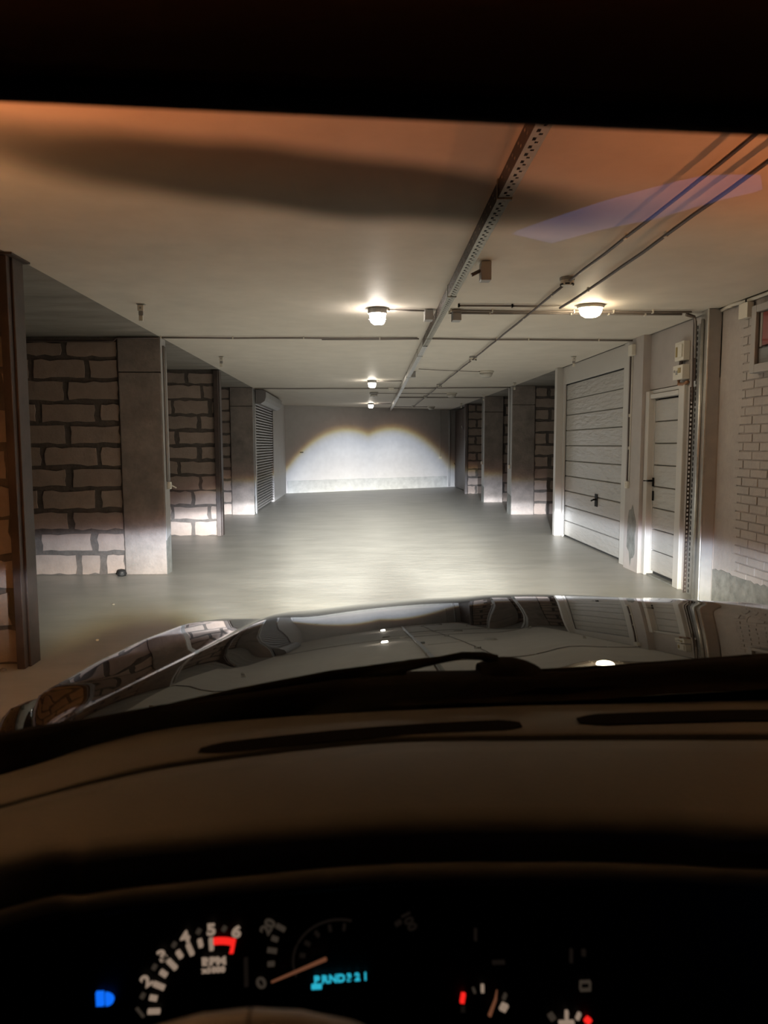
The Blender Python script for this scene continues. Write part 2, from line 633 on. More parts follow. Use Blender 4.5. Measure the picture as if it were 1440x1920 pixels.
J1 = [[-3.31], [-3.70, -3.07], [-3.32], [-3.63, -2.97], [-3.32], [-3.61, -2.97], [-3.32], [-3.66, -3.0], [-3.32], [-3.70, -3.06], [-3.26, -2.97]]
J1 = [sorted(j + [j[0] - .64, j[0] - 1.28]) for j in J1]
J2 = [[-2.78], [-2.54], [-3.02, -2.42], [-2.60], [-2.97], [-2.61], [-2.95], [-2.60], [-2.73], [-2.46], [-2.74]]
J2 = [sorted(j + [j[0] - .62, j[0] - 1.24]) for j in J2]
partition('wall_left_partition', -7.2, -2.308, 4.87, .18, regular(-2.62, .62, -4.0, -2.3, .27), 3, -3.9, -2.312, amp=.02)
partition('wall_left_partition', -7.2, -2.71, 8.31, .19, J1, 11, -4.75, -2.725, amp=.013)
partition('wall_left_partition', -7.2, -2.335, 11.86, .19, J2, 12, -3.9, -2.34, amp=.015)
partition('wall_left_partition', -7.2, -2.71, 15.44, .19, regular(-2.99, .62, -3.9, -2.71, .28), 13, -3.9, -2.725)
partition('wall_right_partition', 3.37, 7.7, 21.55, .19, regular(3.62, .62, 3.3, 5.2), 14, 3.37, 4.9)
partition('wall_right_partition', 3.77, 7.7, 18.36, .19, regular(4.1, .62, 3.7, 5.2), 15, 3.78, 4.9)
partition('wall_right_partition', 3.77, 7.7, 15.03, .19, regular(4.07, .62, 3.7, 5.4), 16, 3.78, 5.2)


# ------------------------------------------------------------------ concrete columns
def column(x0, x1, y0, y1, side, label):
    """bare cast face to the front, painted face to the lane"""
    t = thing('concrete_column', ((x0 + x1) / 2, (y0 + y1) / 2, 0), label, 'column', kind='structure')
    core = MB()
    core.box(x0, x1, y0, y1, 0, 2.33)
    core.build('shaft', 'conc', t, bevel=.012)
    bx(x0, x1, y0 + .004, y1, 2.338, H).build('shaft_top', 'conc', t, bevel=.008)
    xs = x1 if side < 0 else x0
    mb = MB()
    nz = 30
    e = [(0, random.uniform(-.004, .006)) for _ in range(nz + 1)]
    o = .004 if side < 0 else -.004
    pts = [(xs + o, y0 + .006 + e[i][1], .40 + (H - .41) * i / nz) for i in range(nz + 1)]
    pts += [(xs + o, y1 - .004, H - .01), (xs + o, y1 - .004, .46)]
    mb.prism(pts, (-o * .9, 0, 0))
    mb.build('painted_side', 'colpaint', t)
    mb = MB()
    pts = [(xs + o * .7, y0 + .004, .0), (xs + o * .7, y0 + .004, .40), (xs + o * .7, y1 - .004, .46), (xs + o * .7, y1 - .004, 0)]
    mb.prism(pts, (-o * .6, 0, 0))
    mb.build('bare_foot', 'rawgrey', t)
    return t


column(-2.71, XL, 8.28, 8.50, -1, 'square concrete column left of the lane, nearest one, with cables down its painted side')
column(-2.71, XL, 15.40, 15.62, -1, 'concrete column left of the lane, in front of the roller shutter')
column(3.28, 3.765, 18.28, 18.66, 1, 'concrete column right of the lane, farther of the two')
column(3.28, 3.765, 15.0, 15.42, 1, 'concrete column right of the lane, nearer of the two, beside the garage door')


# ------------------------------------------------------------------ steel posts
def post(x0, x1, y0, y1, label, lip=True, lean=0.0):
    t = thing('steel_post', ((x0 + x1) / 2, (y0 + y1) / 2, 0), label, 'post')
    mb = MB()
    # hollow section with a rebate on the lane side
    zt = H - .012
    for (a, b, c, d) in ((x0, x1 - .016, y0, y1), (x1 - .016, x1, y0 + .05 * (y1 - y0) / .19, y1)):
        p = [(a, c, 0), (b, c, 0), (b, d, 0), (a, d, 0)]
        mb.prism(p, (lean, 0, zt))
    mb.build('shaft', 'post', t, bevel=.004)
    if lip:
        bx(x0 + .004, x1 + .035 + lean, y0 - .03, y1 + .03, H - .014, H - .002).build('head_plate', 'post', t)
    return t


post(-2.305, -2.235, 4.76, 4.96, 'brown steel post at the far left edge, nearest to the car', lean=.012)
post(-2.335, -2.245, 11.78, 12.0, 'dark steel post at the end of the second left block wall', lip=False)
post(3.27, 3.365, 21.50, 21.72, 'grey steel post at the end of the far right block wall', lip=False)
# open metal gate leaf behind the far right post
t = thing('steel_gate', (3.42, 23.6, 0), 'dark steel gate leaf folded back near the far right corner', 'gate')
bx(3.45, 3.49, 21.78, 25.0, .03, 2.66).build('leaf', 'post', t)
MB().tube([(3.44, 23.2, 2.02), (3.32, 22.6, 2.08)], .012, 6).build('stay', 'galv', t)

# ------------------------------------------------------------------ roller shutter on the left
t = thing('roller_shutter', (XL, 17.5, 0), 'grey steel roller shutter with a box housing on the left wall', 'shutter')
nsl = 38
for i in range(nsl):
    z0 = .03 + i * 2.42 / nsl
    hgt = 2.42 / nsl
    prof = [(-2.30, z0), (-2.275, z0 + .002), (-2.248, z0 + hgt * .22), (-2.238, z0 + hgt * .5), (-2.248, z0 + hgt * .72), (-2.285, z0 + hgt * .93), (-2.30, z0 + hgt * .95)]
    MB().prism([(px, 15.90, pz) for px, pz in prof], (0, 3.15, 0)).build('slat', 'shutter', t)
bx(-2.30, -2.232, 15.76, 15.90, 0, 2.42).build('guide_rail', 'colpaint', t)
bx(-2.30, -2.233, 19.05, 19.118, 0, 2.42).build('guide_rail', 'housing', t)
hz = [(-2.225, 2.42), (-2.12, 2.41), (-2.03, 2.47), (-2.0, 2.56), (-2.0, 2.67), (-2.06, 2.715), (-2.225, 2.715)]
MB().prism([(a, 15.90, b) for a, b in hz], (0, 3.25, 0)).build('housing', 'colpaint', t)
MB().prism([(a, 15.85, b) for a, b in hz], (0, .048, 0)).build('housing_end', 'housing', t)
bx(-2.25, -2.225, 15.78, 15.84, .99, 1.07).build('push_button', 'plastic', t)

# ------------------------------------------------------------------ right front: garage door, pilaster, side door
struct(bx(3.34, 3.56, 8.45, 11.86, 2.46, H).build('wall_right_header', 'white'))
t = thing('garage_door', (3.36, 10.1, 0), 'white sectional garage door with ribbed panels and a small black handle', 'garage door')
y0, y1 = 8.76, 11.48
nb = 10
for i in range(nb):
    z0 = .025 + i * 2.425 / nb
    z1 = z0 + 2.425 / nb - .007
    b = .010
    mb = MB()
    xf = 3.372
    # cushion-edged panel
    outer = [(xf + b, y0, z0), (xf + b, y1, z0), (xf + b, y1, z1), (xf + b, y0, z1)]
    inner = [(xf, y0 + b, z0 + b), (xf, y1 - b, z0 + b), (xf, y1 - b, z1 - b), (xf, y0 + b, z1 - b)]
    v = len(mb.v)
    mb.v += outer + inner + [(xf + .035, p[1], p[2]) for p in outer]
    mb.f += [(4, 5, 6, 7)] + [(k, (k + 1) % 4, 4 + (k + 1) % 4, 4 + k) for k in range(4)] + [(8 + k, 8 + (k + 1) % 4, (k + 1) % 4, k) for k in range(4)] + [(11, 10, 9, 8)]
    mb.build('panel', 'door', t)
bx(3.40, 3.43, 8.70, 11.55, 0, 2.47).build('backing', 'dark', t)
h = bx(3.362, 3.372, 9.82, 9.93, .62, .80).build('handle', 'black', t, bevel=.004)
MB().tube([(3.362, 9.875, .72), (3.33, 9.875, .72), (3.325, 9.95, .70)], .013, 8).build('grip', 'black', h)
# steel surround, each member standing proud of the wall
fr = thing('garage_door_frame', (3.3, 10.1, 0), 'white steel surround of the garage door, from floor to ceiling', 'door frame', kind='structure')
bx(3.23, 3.40, 11.49, 11.60, 0, H - .002).build('jamb', 'frame', fr, bevel=.006)
bx(3.30, 3.50, 11.60, 11.86, 0, H - .002).build('jamb', 'frame', fr, bevel=.006)
bx(3.335, 3.362, 11.40, 11.49, 0, 2.46).build('jamb', 'frame', fr, bevel=.003)
bx(3.29, 3.40, 8.50, 8.75, 0, H - .002).build('jamb', 'frame', fr, bevel=.006)
bx(3.33, 3.345, 8.75, 11.49, 2.452, H - .003).build('head', 'frame', fr, bevel=.003)

struct(bx(3.25, 3.56, 8.06, 8.49, 0, H).build('wall_right_pilaster', 'pinkwhite'))
mb = MB()
rr = random.Random(5)
pts = []
for i in range(16):
    a = 2 * math.pi * i / 16
    pts.append((3.247, 8.24 + .13 * math.cos(a) * rr.uniform(.7, 1.3), .42 + .34 * math.sin(a) * rr.uniform(.75, 1.25)))
mb.prism(pts, (.002, 0, 0))
struct(mb.build('trim_worn_patch', 'rawgrey'))

# wall around the side door
mb = MB()
mb.box(3.34, 3.56, 6.82, 8.06, 2.11, H)
mb.box(3.34, 3.56, 6.5, 7.13, 0, 2.11)
struct(mb.build('wall_right_door', 'pinkwhite'))

t = thing('side_door', (3.36, 7.6, 0), 'white ribbed side door with a black lever handle beside the garage door', 'door')
dy0, dy1 = 7.25, 7.95
for i in range(8):
    z0 = .055 + i * 1.94 / 8
    z1 = z0 + 1.94 / 8 - .008
    b = .008
    xf = 3.355
    ya, ye = dy0 + .07, dy1 - .018
    outer = [(xf + b, ya, z0), (xf + b, ye, z0), (xf + b, ye, z1), (xf + b, ya, z1)]
    inner = [(xf, ya + b, z0 + b), (xf, ye - b, z0 + b), (xf, ye - b, z1 - b), (xf, ya + b, z1 - b)]
    mb = MB()
    mb.v += outer + inner + [(xf + .03, p[1], p[2]) for p in outer]
    mb.f += [(4, 5, 6, 7)] + [(k, (k + 1) % 4, 4 + (k + 1) % 4, 4 + k) for k in range(4)] + [(8 + k, 8 + (k + 1) % 4, (k + 1) % 4, k) for k in range(4)] + [(11, 10, 9, 8)]
    mb.build('panel', 'door', t)
bx(3.352, 3.39, dy0, dy0 + .068, .055, 2.0).build('stile', 'frame', t)
bx(3.352, 3.39, dy1 - .016, dy1, .055, 2.0).build('stile', 'frame', t)
bx(3.39, 3.42, dy0 - .02, dy1 + .02, 0, 2.02).build('backing', 'dark', t)
for z in (.27, 1.79):
    bx(3.335, 3.352, dy0 + .03, dy0 + .055, z, z + .085).build('hinge', 'frame', t)
    bx(3.335, 3.352, dy0 + .03, dy0 + .055, z + .092, z + .17).build('hinge', 'frame', t)
h = bx(3.340, 3.352, dy1 - .055, dy1 - .02, 1.02, 1.12).build('handle', 'black', t, bevel=.003)
MB().tube([(3.340, dy1 - .04, 1.085), (3.295, dy1 - .04, 1.085), (3.290, dy1 + .085, 1.08)], [.012, .011, .009], 8).build('lever', 'black', h)
bx(3.343, 3.352, dy1 - .055, dy1 - .02, .86, .97).build('lock_plate', 'black', t, bevel=.003)
# door frame
fr = thing('side_door_frame', (3.33, 7.6, 0), 'white steel frame around the ribbed side door', 'door frame', kind='structure')
bx(3.285, 3.40, 7.95, 8.045, 0, 2.09).build('jamb', 'frame', fr, bevel=.008)
bx(3.30, 3.40, 7.12, 7.25, 0, 2.115).build('jamb', 'frame', fr, bevel=.008)
bx(3.30, 3.40, 7.25, 7.95, 2.005, 2.055).build('head', 'frame', fr, bevel=.006)
bx(3.325, 3.36, 7.25, 8.045, 2.062, 2.10).build('cover_strip', 'frame', fr, bevel=.003)
bx(3.315, 3.40, 7.25, 7.95, .0, .018).build('threshold', 'rawgrey', fr)

# ------------------------------------------------------------------ steel cladding column and upright cable trays
t = thing('clad_column', (3.28, 6.58, 0), 'grey steel-clad column corner at the end of the painted brick wall', 'column', kind='structure')
MB().prism([(3.225, 6.53, 0), (3.225, 6.655, 0), (3.339, 6.655, 0), (3.339, 6.53, 0)], (0, 0, H - .002)).build('side_sheet', 'steelcol', t)
MB().box(3.22, 3.339, 6.50, 6.53, 0, H - .002).build('front_sheet', 'colpaint', t, bevel=.003)
MB().tube([(3.221, 6.505, 0), (3.221, 6.505, H - .003)], .009, 8).build('corner_bead', 'galv', t)
MB().tube([(3.212, 6.60, .02), (3.212, 6.60, H - .08)], .016, 10).build('conduit', 'galv', t, smooth=True)


def perforated(axis_pts, wvec, length_dir, L, W, pitch, holes, thick_mat, name, parent, thick=.002):
    """sheet strip with real slots: holes = list of (u0,u1,v0,v1) in one pitch cell, u across the width (0..W), v along the pitch"""
    us = sorted({0.0, W} | {h[0] for h in holes} | {h[1] for h in holes})
    vs = sorted({0.0, pitch} | {h[2] for h in holes} | {h[3] for h in holes})
    P = Vector(axis_pts)
    wv = Vector(wvec).normalized()
    lv = Vector(length_dir).normalized()
    mb = MB()
    n = int(L / pitch)
    for c in range(n):
        for i in range(len(us) - 1):
            for j in range(len(vs) - 1):
                uc, vc = (us[i] + us[i + 1]) / 2, (vs[j] + vs[j + 1]) / 2
                if any(h[0] < uc < h[1] and h[2] < vc < h[3] for h in holes):
                    continue
                q = []
                for (u, v) in ((us[i], vs[j]), (us[i + 1], vs[j]), (us[i + 1], vs[j + 1]), (us[i], vs[j + 1])):
                    q.append(P + wv * u + lv * (c * pitch + v))
                mb.quad(*q)
    return mb.build(name, thick_mat, parent, fix=False)


t = thing('upright_cable_tray', (3.28, 6.75, 0), 'perforated metal cable tray standing upright between side door and clad column', 'cable tray')
perforated((3.250, 6.665, .03), (0, 1, 0), (0, 0, 1), 2.6, .15, .052, [(.030, .050, .010, .042), (.098, .118, .010, .042)], 'galv', 'web', t)
perforated((3.250, 6.815, .03), (-1, 0, 0), (0, 0, 1), 2.05, .034, .042, [(.010, .025, .010, .032)], 'post', 'flange', t)
bx(3.262, 3.30, 6.665, 6.815, .03, 2.63).build('backing', 'dark', t)
for z in (.4, 1.2, 2.0, 2.5):
    bx(3.30, 3.339, 6.72, 6.76, z, z + .04).build('bracket', 'galv', t)
MB().tube([(3.232, 6.80, 1.9), (3.228, 6.795, 2.2), (3.222, 6.79, 2.45), (3.215, 6.775, 2.64)], .010, 6).build('cable', 'cabledark', t)
MB().tube([(3.238, 6.775, 2.1), (3.232, 6.77, 2.4), (3.222, 6.76, 2.66)], .010, 6).build('cable', 'cabledark', t)

# ------------------------------------------------------------------ painted brick wall on the right, near the car
core = bx(3.352, 3.60, -6.0, 6.50, 0, H).build('wall_right', 'joint', loc=(3.352, 0, 0))
struct(core)
rnd = random.Random(21)
ch = .0755
for r in range(int((H - .02) / ch)):
    z0 = r * ch
    y = 6.185 - rnd.uniform(0, .012)
    first = r % 2
    ymin = 4.55
    if z0 < .30:
        continue
    while y > ymin:
        ln = .252 * (.5 if first else 1) + rnd.uniform(-.008, .008)
        first = 0
        # the upper far corner is plastered over
        if not (z0 > 2.6 and y > 6.1):
            j = .0028 + rnd.uniform(0, .0022)
            d = rnd.uniform(.003, .009)
            b = .003
            xo, xi = 3.3545, 3.349 - d + .003
            ya, ye, za, ze = y - ln + j, y - j, z0 + j + rnd.uniform(-.001, .002), z0 + ch - j
            mb = MB()
            mb.v += [(xo, ya, za), (xo, ye, za), (xo, ye, ze), (xo, ya, ze), (xi, ya + b, za + b), (xi, ye - b, za + b), (xi, ye - b, ze - b), (xi, ya + b, ze - b)]
            mb.f += [(4, 5, 6, 7)] + [(k, (k + 1) % 4, 4 + (k + 1) % 4, 4 + k) for k in range(4)]
            mb.build('brick', 'brick', core)
        y -= ln
# plastered margin beside the clad column and the bare grey band at the floor
mb = MB()
pts = []
zz = [0.02 + (H - .03) * i / 34 for i in range(35)]
for z in zz:
    pts.append((3.3485, 6.13 + rnd.uniform(-.03, .02) , z))
pts += [(3.3485, 6.5, H - .01), (3.3485, 6.5, .02)]
mb.prism(pts, (.008, 0, 0))
struct(mb.build('trim_plaster_margin', 'brick'))
mb = MB()
pts = [(3.343, 6.5, 0)]
for i in range(40):
    y = 6.5 - i * .05
    pts.append((3.343, y, .33 + rnd.uniform(-.012, .012)))
pts.append((3.343, pts[-1][1], 0))
mb.prism(pts, (.012, 0, 0))
struct(mb.build('baseboard_right', 'rawgrey'))
struct(bx(3.344, 3.352, -6, 4.56, .0, H - .01).build('trim_plain_paint', 'brick'))

# ------------------------------------------------------------------ wall cabinet with a glazed door at the right edge
t = thing('wall_cabinet', (3.32, 5.6, 2.08), 'grey framed glazed cabinet on the brick wall at the right edge', 'cabinet')
cy0, cy1, cz0, cz1 = 5.22, 5.885, 2.08, 2.63
bx(3.27, 3.344, cy1 - .07, cy1, cz0, cz1).build('frame_side', 'cabinetframe', t, bevel=.006)
bx(3.27, 3.344, cy0, cy0 + .07, cz0, cz1).build('frame_side', 'cabinetframe', t, bevel=.006)
bx(3.27, 3.344, cy0 + .07, cy1 - .07, cz0, cz0 + .07).build('frame_rail', 'cabinetframe', t, bevel=.006)
bx(3.27, 3.344, cy0 + .07, cy1 - .07, cz1 - .06, cz1).build('frame_rail', 'cabinetframe', t, bevel=.006)
bx(3.338, 3.346, cy0 + .07, cy1 - .07, cz0 + .07, cz1 - .06).build('back_panel', 'dark', t)
bx(3.303, 3.338, 5.32, 5.765, 2.30, 2.56).build('red_panel', 'red', t)
bx(3.303, 3.338, 5.775, 5.805, 2.29, 2.565).build('white_strip', 'plastic', t)
bx(3.304, 3.338, cy0 + .08, cy1 - .075, 2.155, 2.275).build('grey_panel', 'greyplastic', t)
bx(3.296, 3.300, cy0 + .07, cy1 - .07, cz0 + .07, cz1 - .06).build('pane', 'pane', t)


# ------------------------------------------------------------------ boxes, switches, cables
def cable(path, r, label, m='cable', group=None, clips=0, n=6):
    t = thing('cable', path[0], label, 'cable', group)
    # small sag so that the run is not ruler-straight
    P = [Vector(p) for p in path]
    out = [P[0]]
    rr = random.Random(len(label) + int(path[0][1] * 10))
    for a, b in zip(P[:-1], P[1:]):
        k = max(1, int((b - a).length / .35))
        for i in range(1, k + 1):
            q = a.lerp(b, i / k)
            if i < k:
                q += Vector((rr.uniform(-.006, .006) if abs(b.y - a.y) > abs(b.x - a.x) else 0, rr.uniform(-.008, .008) if abs(b.x - a.x) > abs(b.y - a.y) else 0, -rr.uniform(0, .005) if abs(b.z - a.z) < .1 else 0))
            out.append(q)
    MB().tube(out, r, n).build('sheath', m, t, smooth=True)
    for i in range(clips):
        q = out[int((i + .5) * (len(out) - 1) / clips)]
        bx(q.x - .006, q.x + .006, q.y - r * 1.6, q.y + r * 1.6, q.z - r * 1.3, min(q.z + r * 2, H)).build('clip', 'plastic', t)
    return t


zc = H - .016
# across the lane
cable([(.29, 6.55, zc), (.66, 6.58, zc)], .009, 'short cable from the near caged lamp to the ceiling tray', clips=1)
cable([(.86, 6.56, zc), (2.0, 6.60, zc), (3.10, 6.60, zc)], .011, 'front cable running from the ceiling tray past the warm dome lamp', clips=5)
cable([(.86, 6.68, zc), (2.0, 6.69, zc), (3.06, 6.71, zc)], .012, 'middle cable running from the ceiling tray to the upright tray', clips=5)
cable([(.90, 6.34, zc), (1.85, 6.37, zc)], .010, 'rear cable of the three between ceiling tray and clad column', clips=5)
cable([(-2.2, 8.24, zc), (-.6, 8.26, zc), (.70, 8.26, zc)], .011, 'cable across the ceiling from the near left column to the tray', clips=4)
cable([(-.4, 8.36, zc), (.72, 8.30, zc)], .009, 'second cable beside the one from the near left column')
cable([(.86, 8.28, zc), (2.0, 8.34, zc), (3.26, 8.40, zc)], .012, 'cable across the ceiling from the tray to the pilaster', clips=4)
cable([(-6.8, 8.24, H - .05), (-4.6, 8.25, H - .05), (-2.74, 8.25, H - .055), (-2.70, 8.25, H - .02), (-2.24, 8.25, H - .02)], .012,
      'cable along the head of the near left block wall', 'cabledark')
cable([(1.0, 11.56, zc), (2.08, 12.0, zc)], .006, 'thin cable to the nearest unlit dome lamp')
cable([(.39, 13.72, zc), (.86, 13.70, zc)], .010, 'short cable from the middle lit lamp to the tray')
cable([(-2.2, 15.52, zc), (.5, 15.5, zc), (3.28, 15.25, zc)], .014, 'long cable across the ceiling at the roller shutter')
cable([(.5, 16.93, zc), (2.17, 17.1, zc)], .008, 'thin cable between the two unlit lamps')
cable([(.98, 18.4, zc), (3.30, 18.5, zc)], .016, 'cable across the ceiling to the farther right column')
cable([(.5, 21.23, zc), (1.0, 21.2, zc)], .012, 'short cable from the farthest lit lamp to the tray')
cable([(1.06, 22.8, zc), (2.3, 23.0, zc)], .010, 'thin cable to the farthest unlit dome lamp')
# detector line and second line along the lane
DET = [(1.53, -1.0), (1.563, 5.34), (1.63, 10.04), (1.68, 14.58), (1.73, 18.04), (1.78, 22.6)]
zl = H - .037
for k, lab in enumerate(('long dark cable over the car up to the nearest smoke detector', 'dark cable between the first and second smoke detectors',
                         'dark cable between the second and third smoke detectors', 'dark cable between the third and fourth smoke detectors',
                         'dark cable between the fourth and farthest smoke detectors')):
    (xa, ya), (xb, yb2) = DET[k], DET[k + 1]
    cable([(xa, ya + .065, zl), (xb, yb2 - .065, zl)], .0095, lab, 'cabledark', clips=4)
cable([(1.76, -1.0, zl), (1.75, 3.05, zl), (1.80, 5.2, zl), (1.79, 6.32, zl)], .0105, 'thick dark cable along the ceiling right of the detector line', 'cabledark',
      clips=5)
# down the walls
cable([(3.245, 8.42, H - .12), (3.243, 8.42, 1.06)], .011, 'dark cable down the pilaster edge to the switch', 'cabledark', clips=3)
cable([(3.244, 8.36, H - .12), (3.244, 8.37, 1.06)], .009, 'pale conduit down the pilaster beside the dark cable', 'cablewhite')
cable([(-2.214, 8.37, H - .09), (-2.214, 8.37, 1.08)], .011, 'grey conduit down the near left column, left of two', 'cable')
cable([(-2.214, 8.44, H - .09), (-2.214, 8.44, 1.08)], .012, 'pale conduit down the near left column, right of two', 'colpaint')
cable([(-2.214, 15.54, H - .03), (-2.214, 15.54, .05)], .014, 'conduit down the left column in front of the shutter', 'colpaint')
cable([(3.264, 15.2, H - .03), (3.264, 15.2, 1.06)], .014, 'conduit down the painted side of the nearer right column', 'colpaint')
cable([(3.264, 18.5, H - .03), (3.264, 18.5, 1.06)], .014, 'conduit down the painted side of the farther right column', 'colpaint')
cable([(3.27, yb(3.27) - .03, H - .03), (3.27, yb(3.27) - .03, .02)], .035, 'grey upright pipe on the back wall near the right corner', 'colpaint', n=10)
cable([(2.93, yb(2.93) - .014, H - .03), (2.93, yb(2.93) - .014, 1.09)], .012, 'thin cable down the right end of the back wall', 'plinth')
cable([(3.33, 6.49, H - .02), (3.30, 6.28, H - .016), (3.325, 6.05, H - .02), (3.325, 5.2, H - .02), (3.325, 3.0, H - .02)], .016,
      'pale conduit along the top of the brick wall', 'cablewhite', clips=4)
cable([(3.10, 6.70, zc), (3.19, 6.73, H - .035), (3.205, 6.745, H - .10), (3.205, 6.745, H - .3)], .014, 'thick dark cable bending down into the upright tray', 'cabledark')
cable([(3.05, 6.60, zc - .03), (3.17, 6.67, H - .055), (3.195, 6.70, H - .12), (3.20, 6.70, H - .42)], .011, 'pale cable bending down beside the thick dark one', 'cable')


def small_box(x0, x1, y0, y1, z0, z1, name, label, cat, m='plastic', extra=None, group=None):
    t = thing(name, ((x0 + x1) / 2, (y0 + y1) / 2, z0), label, cat, group)
    bx(x0, x1, y0, y1, z0, z1).build('body', m, t, bevel=min(.006, (x1 - x0) * .2))
    return t


t = small_box(3.262 + .008, 3.338, 7.10, 7.30, 2.34, 2.53, 'fuse_box', 'small white fuse box, upper of two beside the upright tray', 'fuse box')
bx(3.262, 3.27, 7.24, 7.265, 2.38, 2.48).build('cover_slot', 'label', t)
bx(3.258, 3.27, 7.12, 7.20, 2.37, 2.50).build('cover', 'plastic', t, bevel=.003)
t = small_box(3.26, 3.338, 7.09, 7.31, 2.09 + .06, 2.295, 'electric_meter', 'white electricity meter, lower of two boxes beside the upright tray', 'meter')
bx(3.254, 3.26, 7.13, 7.185, 2.215, 2.265).build('display', 'label', t)
bx(3.256, 3.26, 7.20, 7.24, 2.20, 2.24).build('print', 'greyplastic', t)
bx(3.256, 3.26, 7.26, 7.285, 2.225, 2.25).build('print', 'greyplastic', t)
MB().tube([(3.30, 7.25, 2.15), (3.30, 7.25, 2.11), (3.31, 7.16, 2.10), (3.315, 7.08, 2.12)], .018, 8).build('cable_tail', 'brass', t, smooth=True)
MB().tube([(3.30, 7.22, 2.295), (3.30, 7.21, 2.34)], .02, 8).build('link', 'cabledark', t)
t = small_box(3.20, 3.25, 8.28, 8.40, H - .20, H - .075, 'junction_box', 'pale junction box at the top of the pilaster', 'junction box')
t = small_box(3.285, 3.344, 5.98, 6.12, 2.56, 2.69, 'junction_box', 'pale junction box high on the brick wall', 'junction box')
MB().tube([(3.315, 6.05, 2.69), (3.315, 6.05, 2.72)], .012, 8).build('gland', 'black', t)
t = small_box(.62, .70, 6.56, 6.68, H - .10, H - .004, 'junction_box', 'grey junction box left of the ceiling tray at the near lamp', 'junction box', 'greyplastic')
t = small_box(.88, .96, 6.58, 6.70, H - .10, H - .004, 'junction_box', 'grey junction box right of the ceiling tray at the near lamp', 'junction box', 'greyplastic')
t = small_box(.84, .91, 4.86, 4.95, H - .13, H - .004, 'junction_box', 'brown junction box on the ceiling, nearest to the car by the tray', 'junction box', 'greyplastic')
MB().tube([(.84, 4.9, H - .06), (.78, 4.9, H - .09)], .012, 8).build('gland', 'cabledark', t)
t = small_box(.68, .80, 15.44, 15.54, H - .07, H - .004, 'junction_box', 'white junction box on the far ceiling, left of the tray', 'junction box')
t = small_box(.92, .99, 12.05, 12.15, H - .10, H - .004, 'junction_box', 'grey junction box right of the tray in mid lane', 'junction box', 'greyplastic')


def switch(x, y, z, side, label):
    t = thing('wall_switch', (x, y, z), label, 'switch')
    s = 1 if side > 0 else -1
    xa, xb = sorted((x, x + s * .035))
    bx(xa, xb, y - .04, y + .04, z, z + .085).build('body', 'plastic', t, bevel=.006)
    xa, xb = sorted((x + s * .035, x + s * .041))
    bx(xa, xb, y - .02, y + .02, z + .018, z + .066).build('rocker', 'plastic', t)
    return t


switch(3.25, 8.40, .97, -1, 'white switch at the foot of the pilaster cable')
t = switch(-2.226, 8.42, .99, 1, 'white switch on the near left column at the end of the conduits')
MB().tube([(-2.19, 8.46, 1.03), (-2.15, 8.50, 1.0)], .008, 6).build('lead', 'plastic', t)
switch(3.276, 15.16, .98, -1, 'white switch on the nearer right column')
switch(3.276, 18.52, .98, -1, 'white switch on the farther right column')
t = thing('wall_switch', (2.93, yb(2.93), 1.0), 'white switch on the back wall at the end of the thin cable', 'switch')
mx = Matrix.Translation((2.93, yb(2.93) - .03, 1.0)) @ Matrix.Rotation(math.atan(BK), 4, 'Z')
MB().box(-.055, .055, -.02, .025, 0, .09, mx).build('body', 'plastic', t, bevel=.006)
MB().box(-.02, .02, -.026, -.02, .02, .07, mx).build('rocker', 'plastic', t)
t = thing('wall_clip', (-1.75, yb(-1.75), 1.25), 'small dark bracket on the left part of the back wall', 'bracket')
mx = Matrix.Translation((-1.75, yb(-1.75) - .02, 1.26)) @ Matrix.Rotation(math.atan(BK), 4, 'Z')
MB().box(-.05, .05, -.02, .02, 0, .03, mx).build('plate', 'post', t)
MB().box(-.012, .012, -.05, -.02, .005, .025, mx).build('stub', 'post', t)

# red valve with pipe near the far right corner
t = thing('wall_valve', (3.62, 25.1, .45), 'red and white valve on the wall at the far right corner', 'valve')
MB().lathe([(.03, 0), (.085, .02), (.095, .06), (.06, .10), (.03, .12)], (3.62, yb(3.62) - .17, .50), 'Y', 14).build('wheel', 'red', t, smooth=True)
MB().tube([(3.66, yb(3.66) - .08, .50), (3.80, yb(3.8) - .30, .44), (3.80, yb(3.8) - .32, .34)], .035, 8).build('pipe', 'plastic', t, smooth=True)
MB().tube([(3.60, yb(3.6) - .10, .58), (3.52, yb(3.52) - .06, .74), (3.45, yb(3.45) - .03, .85)], .010, 6).build('lead', 'cabledark', t)


# ------------------------------------------------------------------ ceiling cable tray
def tx(y):
    return .592 + .021 * y


t = thing('ceiling_cable_tray', (tx(3), 3, H), 'long perforated metal cable tray hung along the ceiling', 'cable tray')
ld = Vector((.021, 1, 0))
zt = H - .088
perforated((tx(-.5), -.5, zt), (1, 0, 0), ld, 8.9, .062, .072, [(.016, .030, .008, .036), (.030, .048, .045, .060)], 'tray', 'base', t)
perforated((tx(-.5), -.5, zt), (0, 0, 1), ld, 8.9, .082, .12, [(.025, .035, .03, .05), (.055, .065, .08, .10)], 'post', 'side', t)
perforated((tx(-.5) + .062, -.5, zt), (0, 0, 1), ld, 8.9, .022, .15, [(.008, .014, .03, .06)], 'tray', 'lip', t)
mb = MB()
a, b = 8.4, 26.0
for (u0, u1, z0, z1) in ((0, .062, zt - .002, zt), (0, .003, zt, zt + .07), (.059, .062, zt, zt + .05), (.016, .024, zt - .006, zt - .002), (.040, .048, zt - .006, zt - .002)):
    p = [(tx(a) + u0, a, z0), (tx(a) + u1, a, z0), (tx(b) + u1, b, z0), (tx(b) + u0, b, z0)]
    mb.prism(p, (0, 0, z1 - z0))
mb.build('closed_base', 'galv', t)
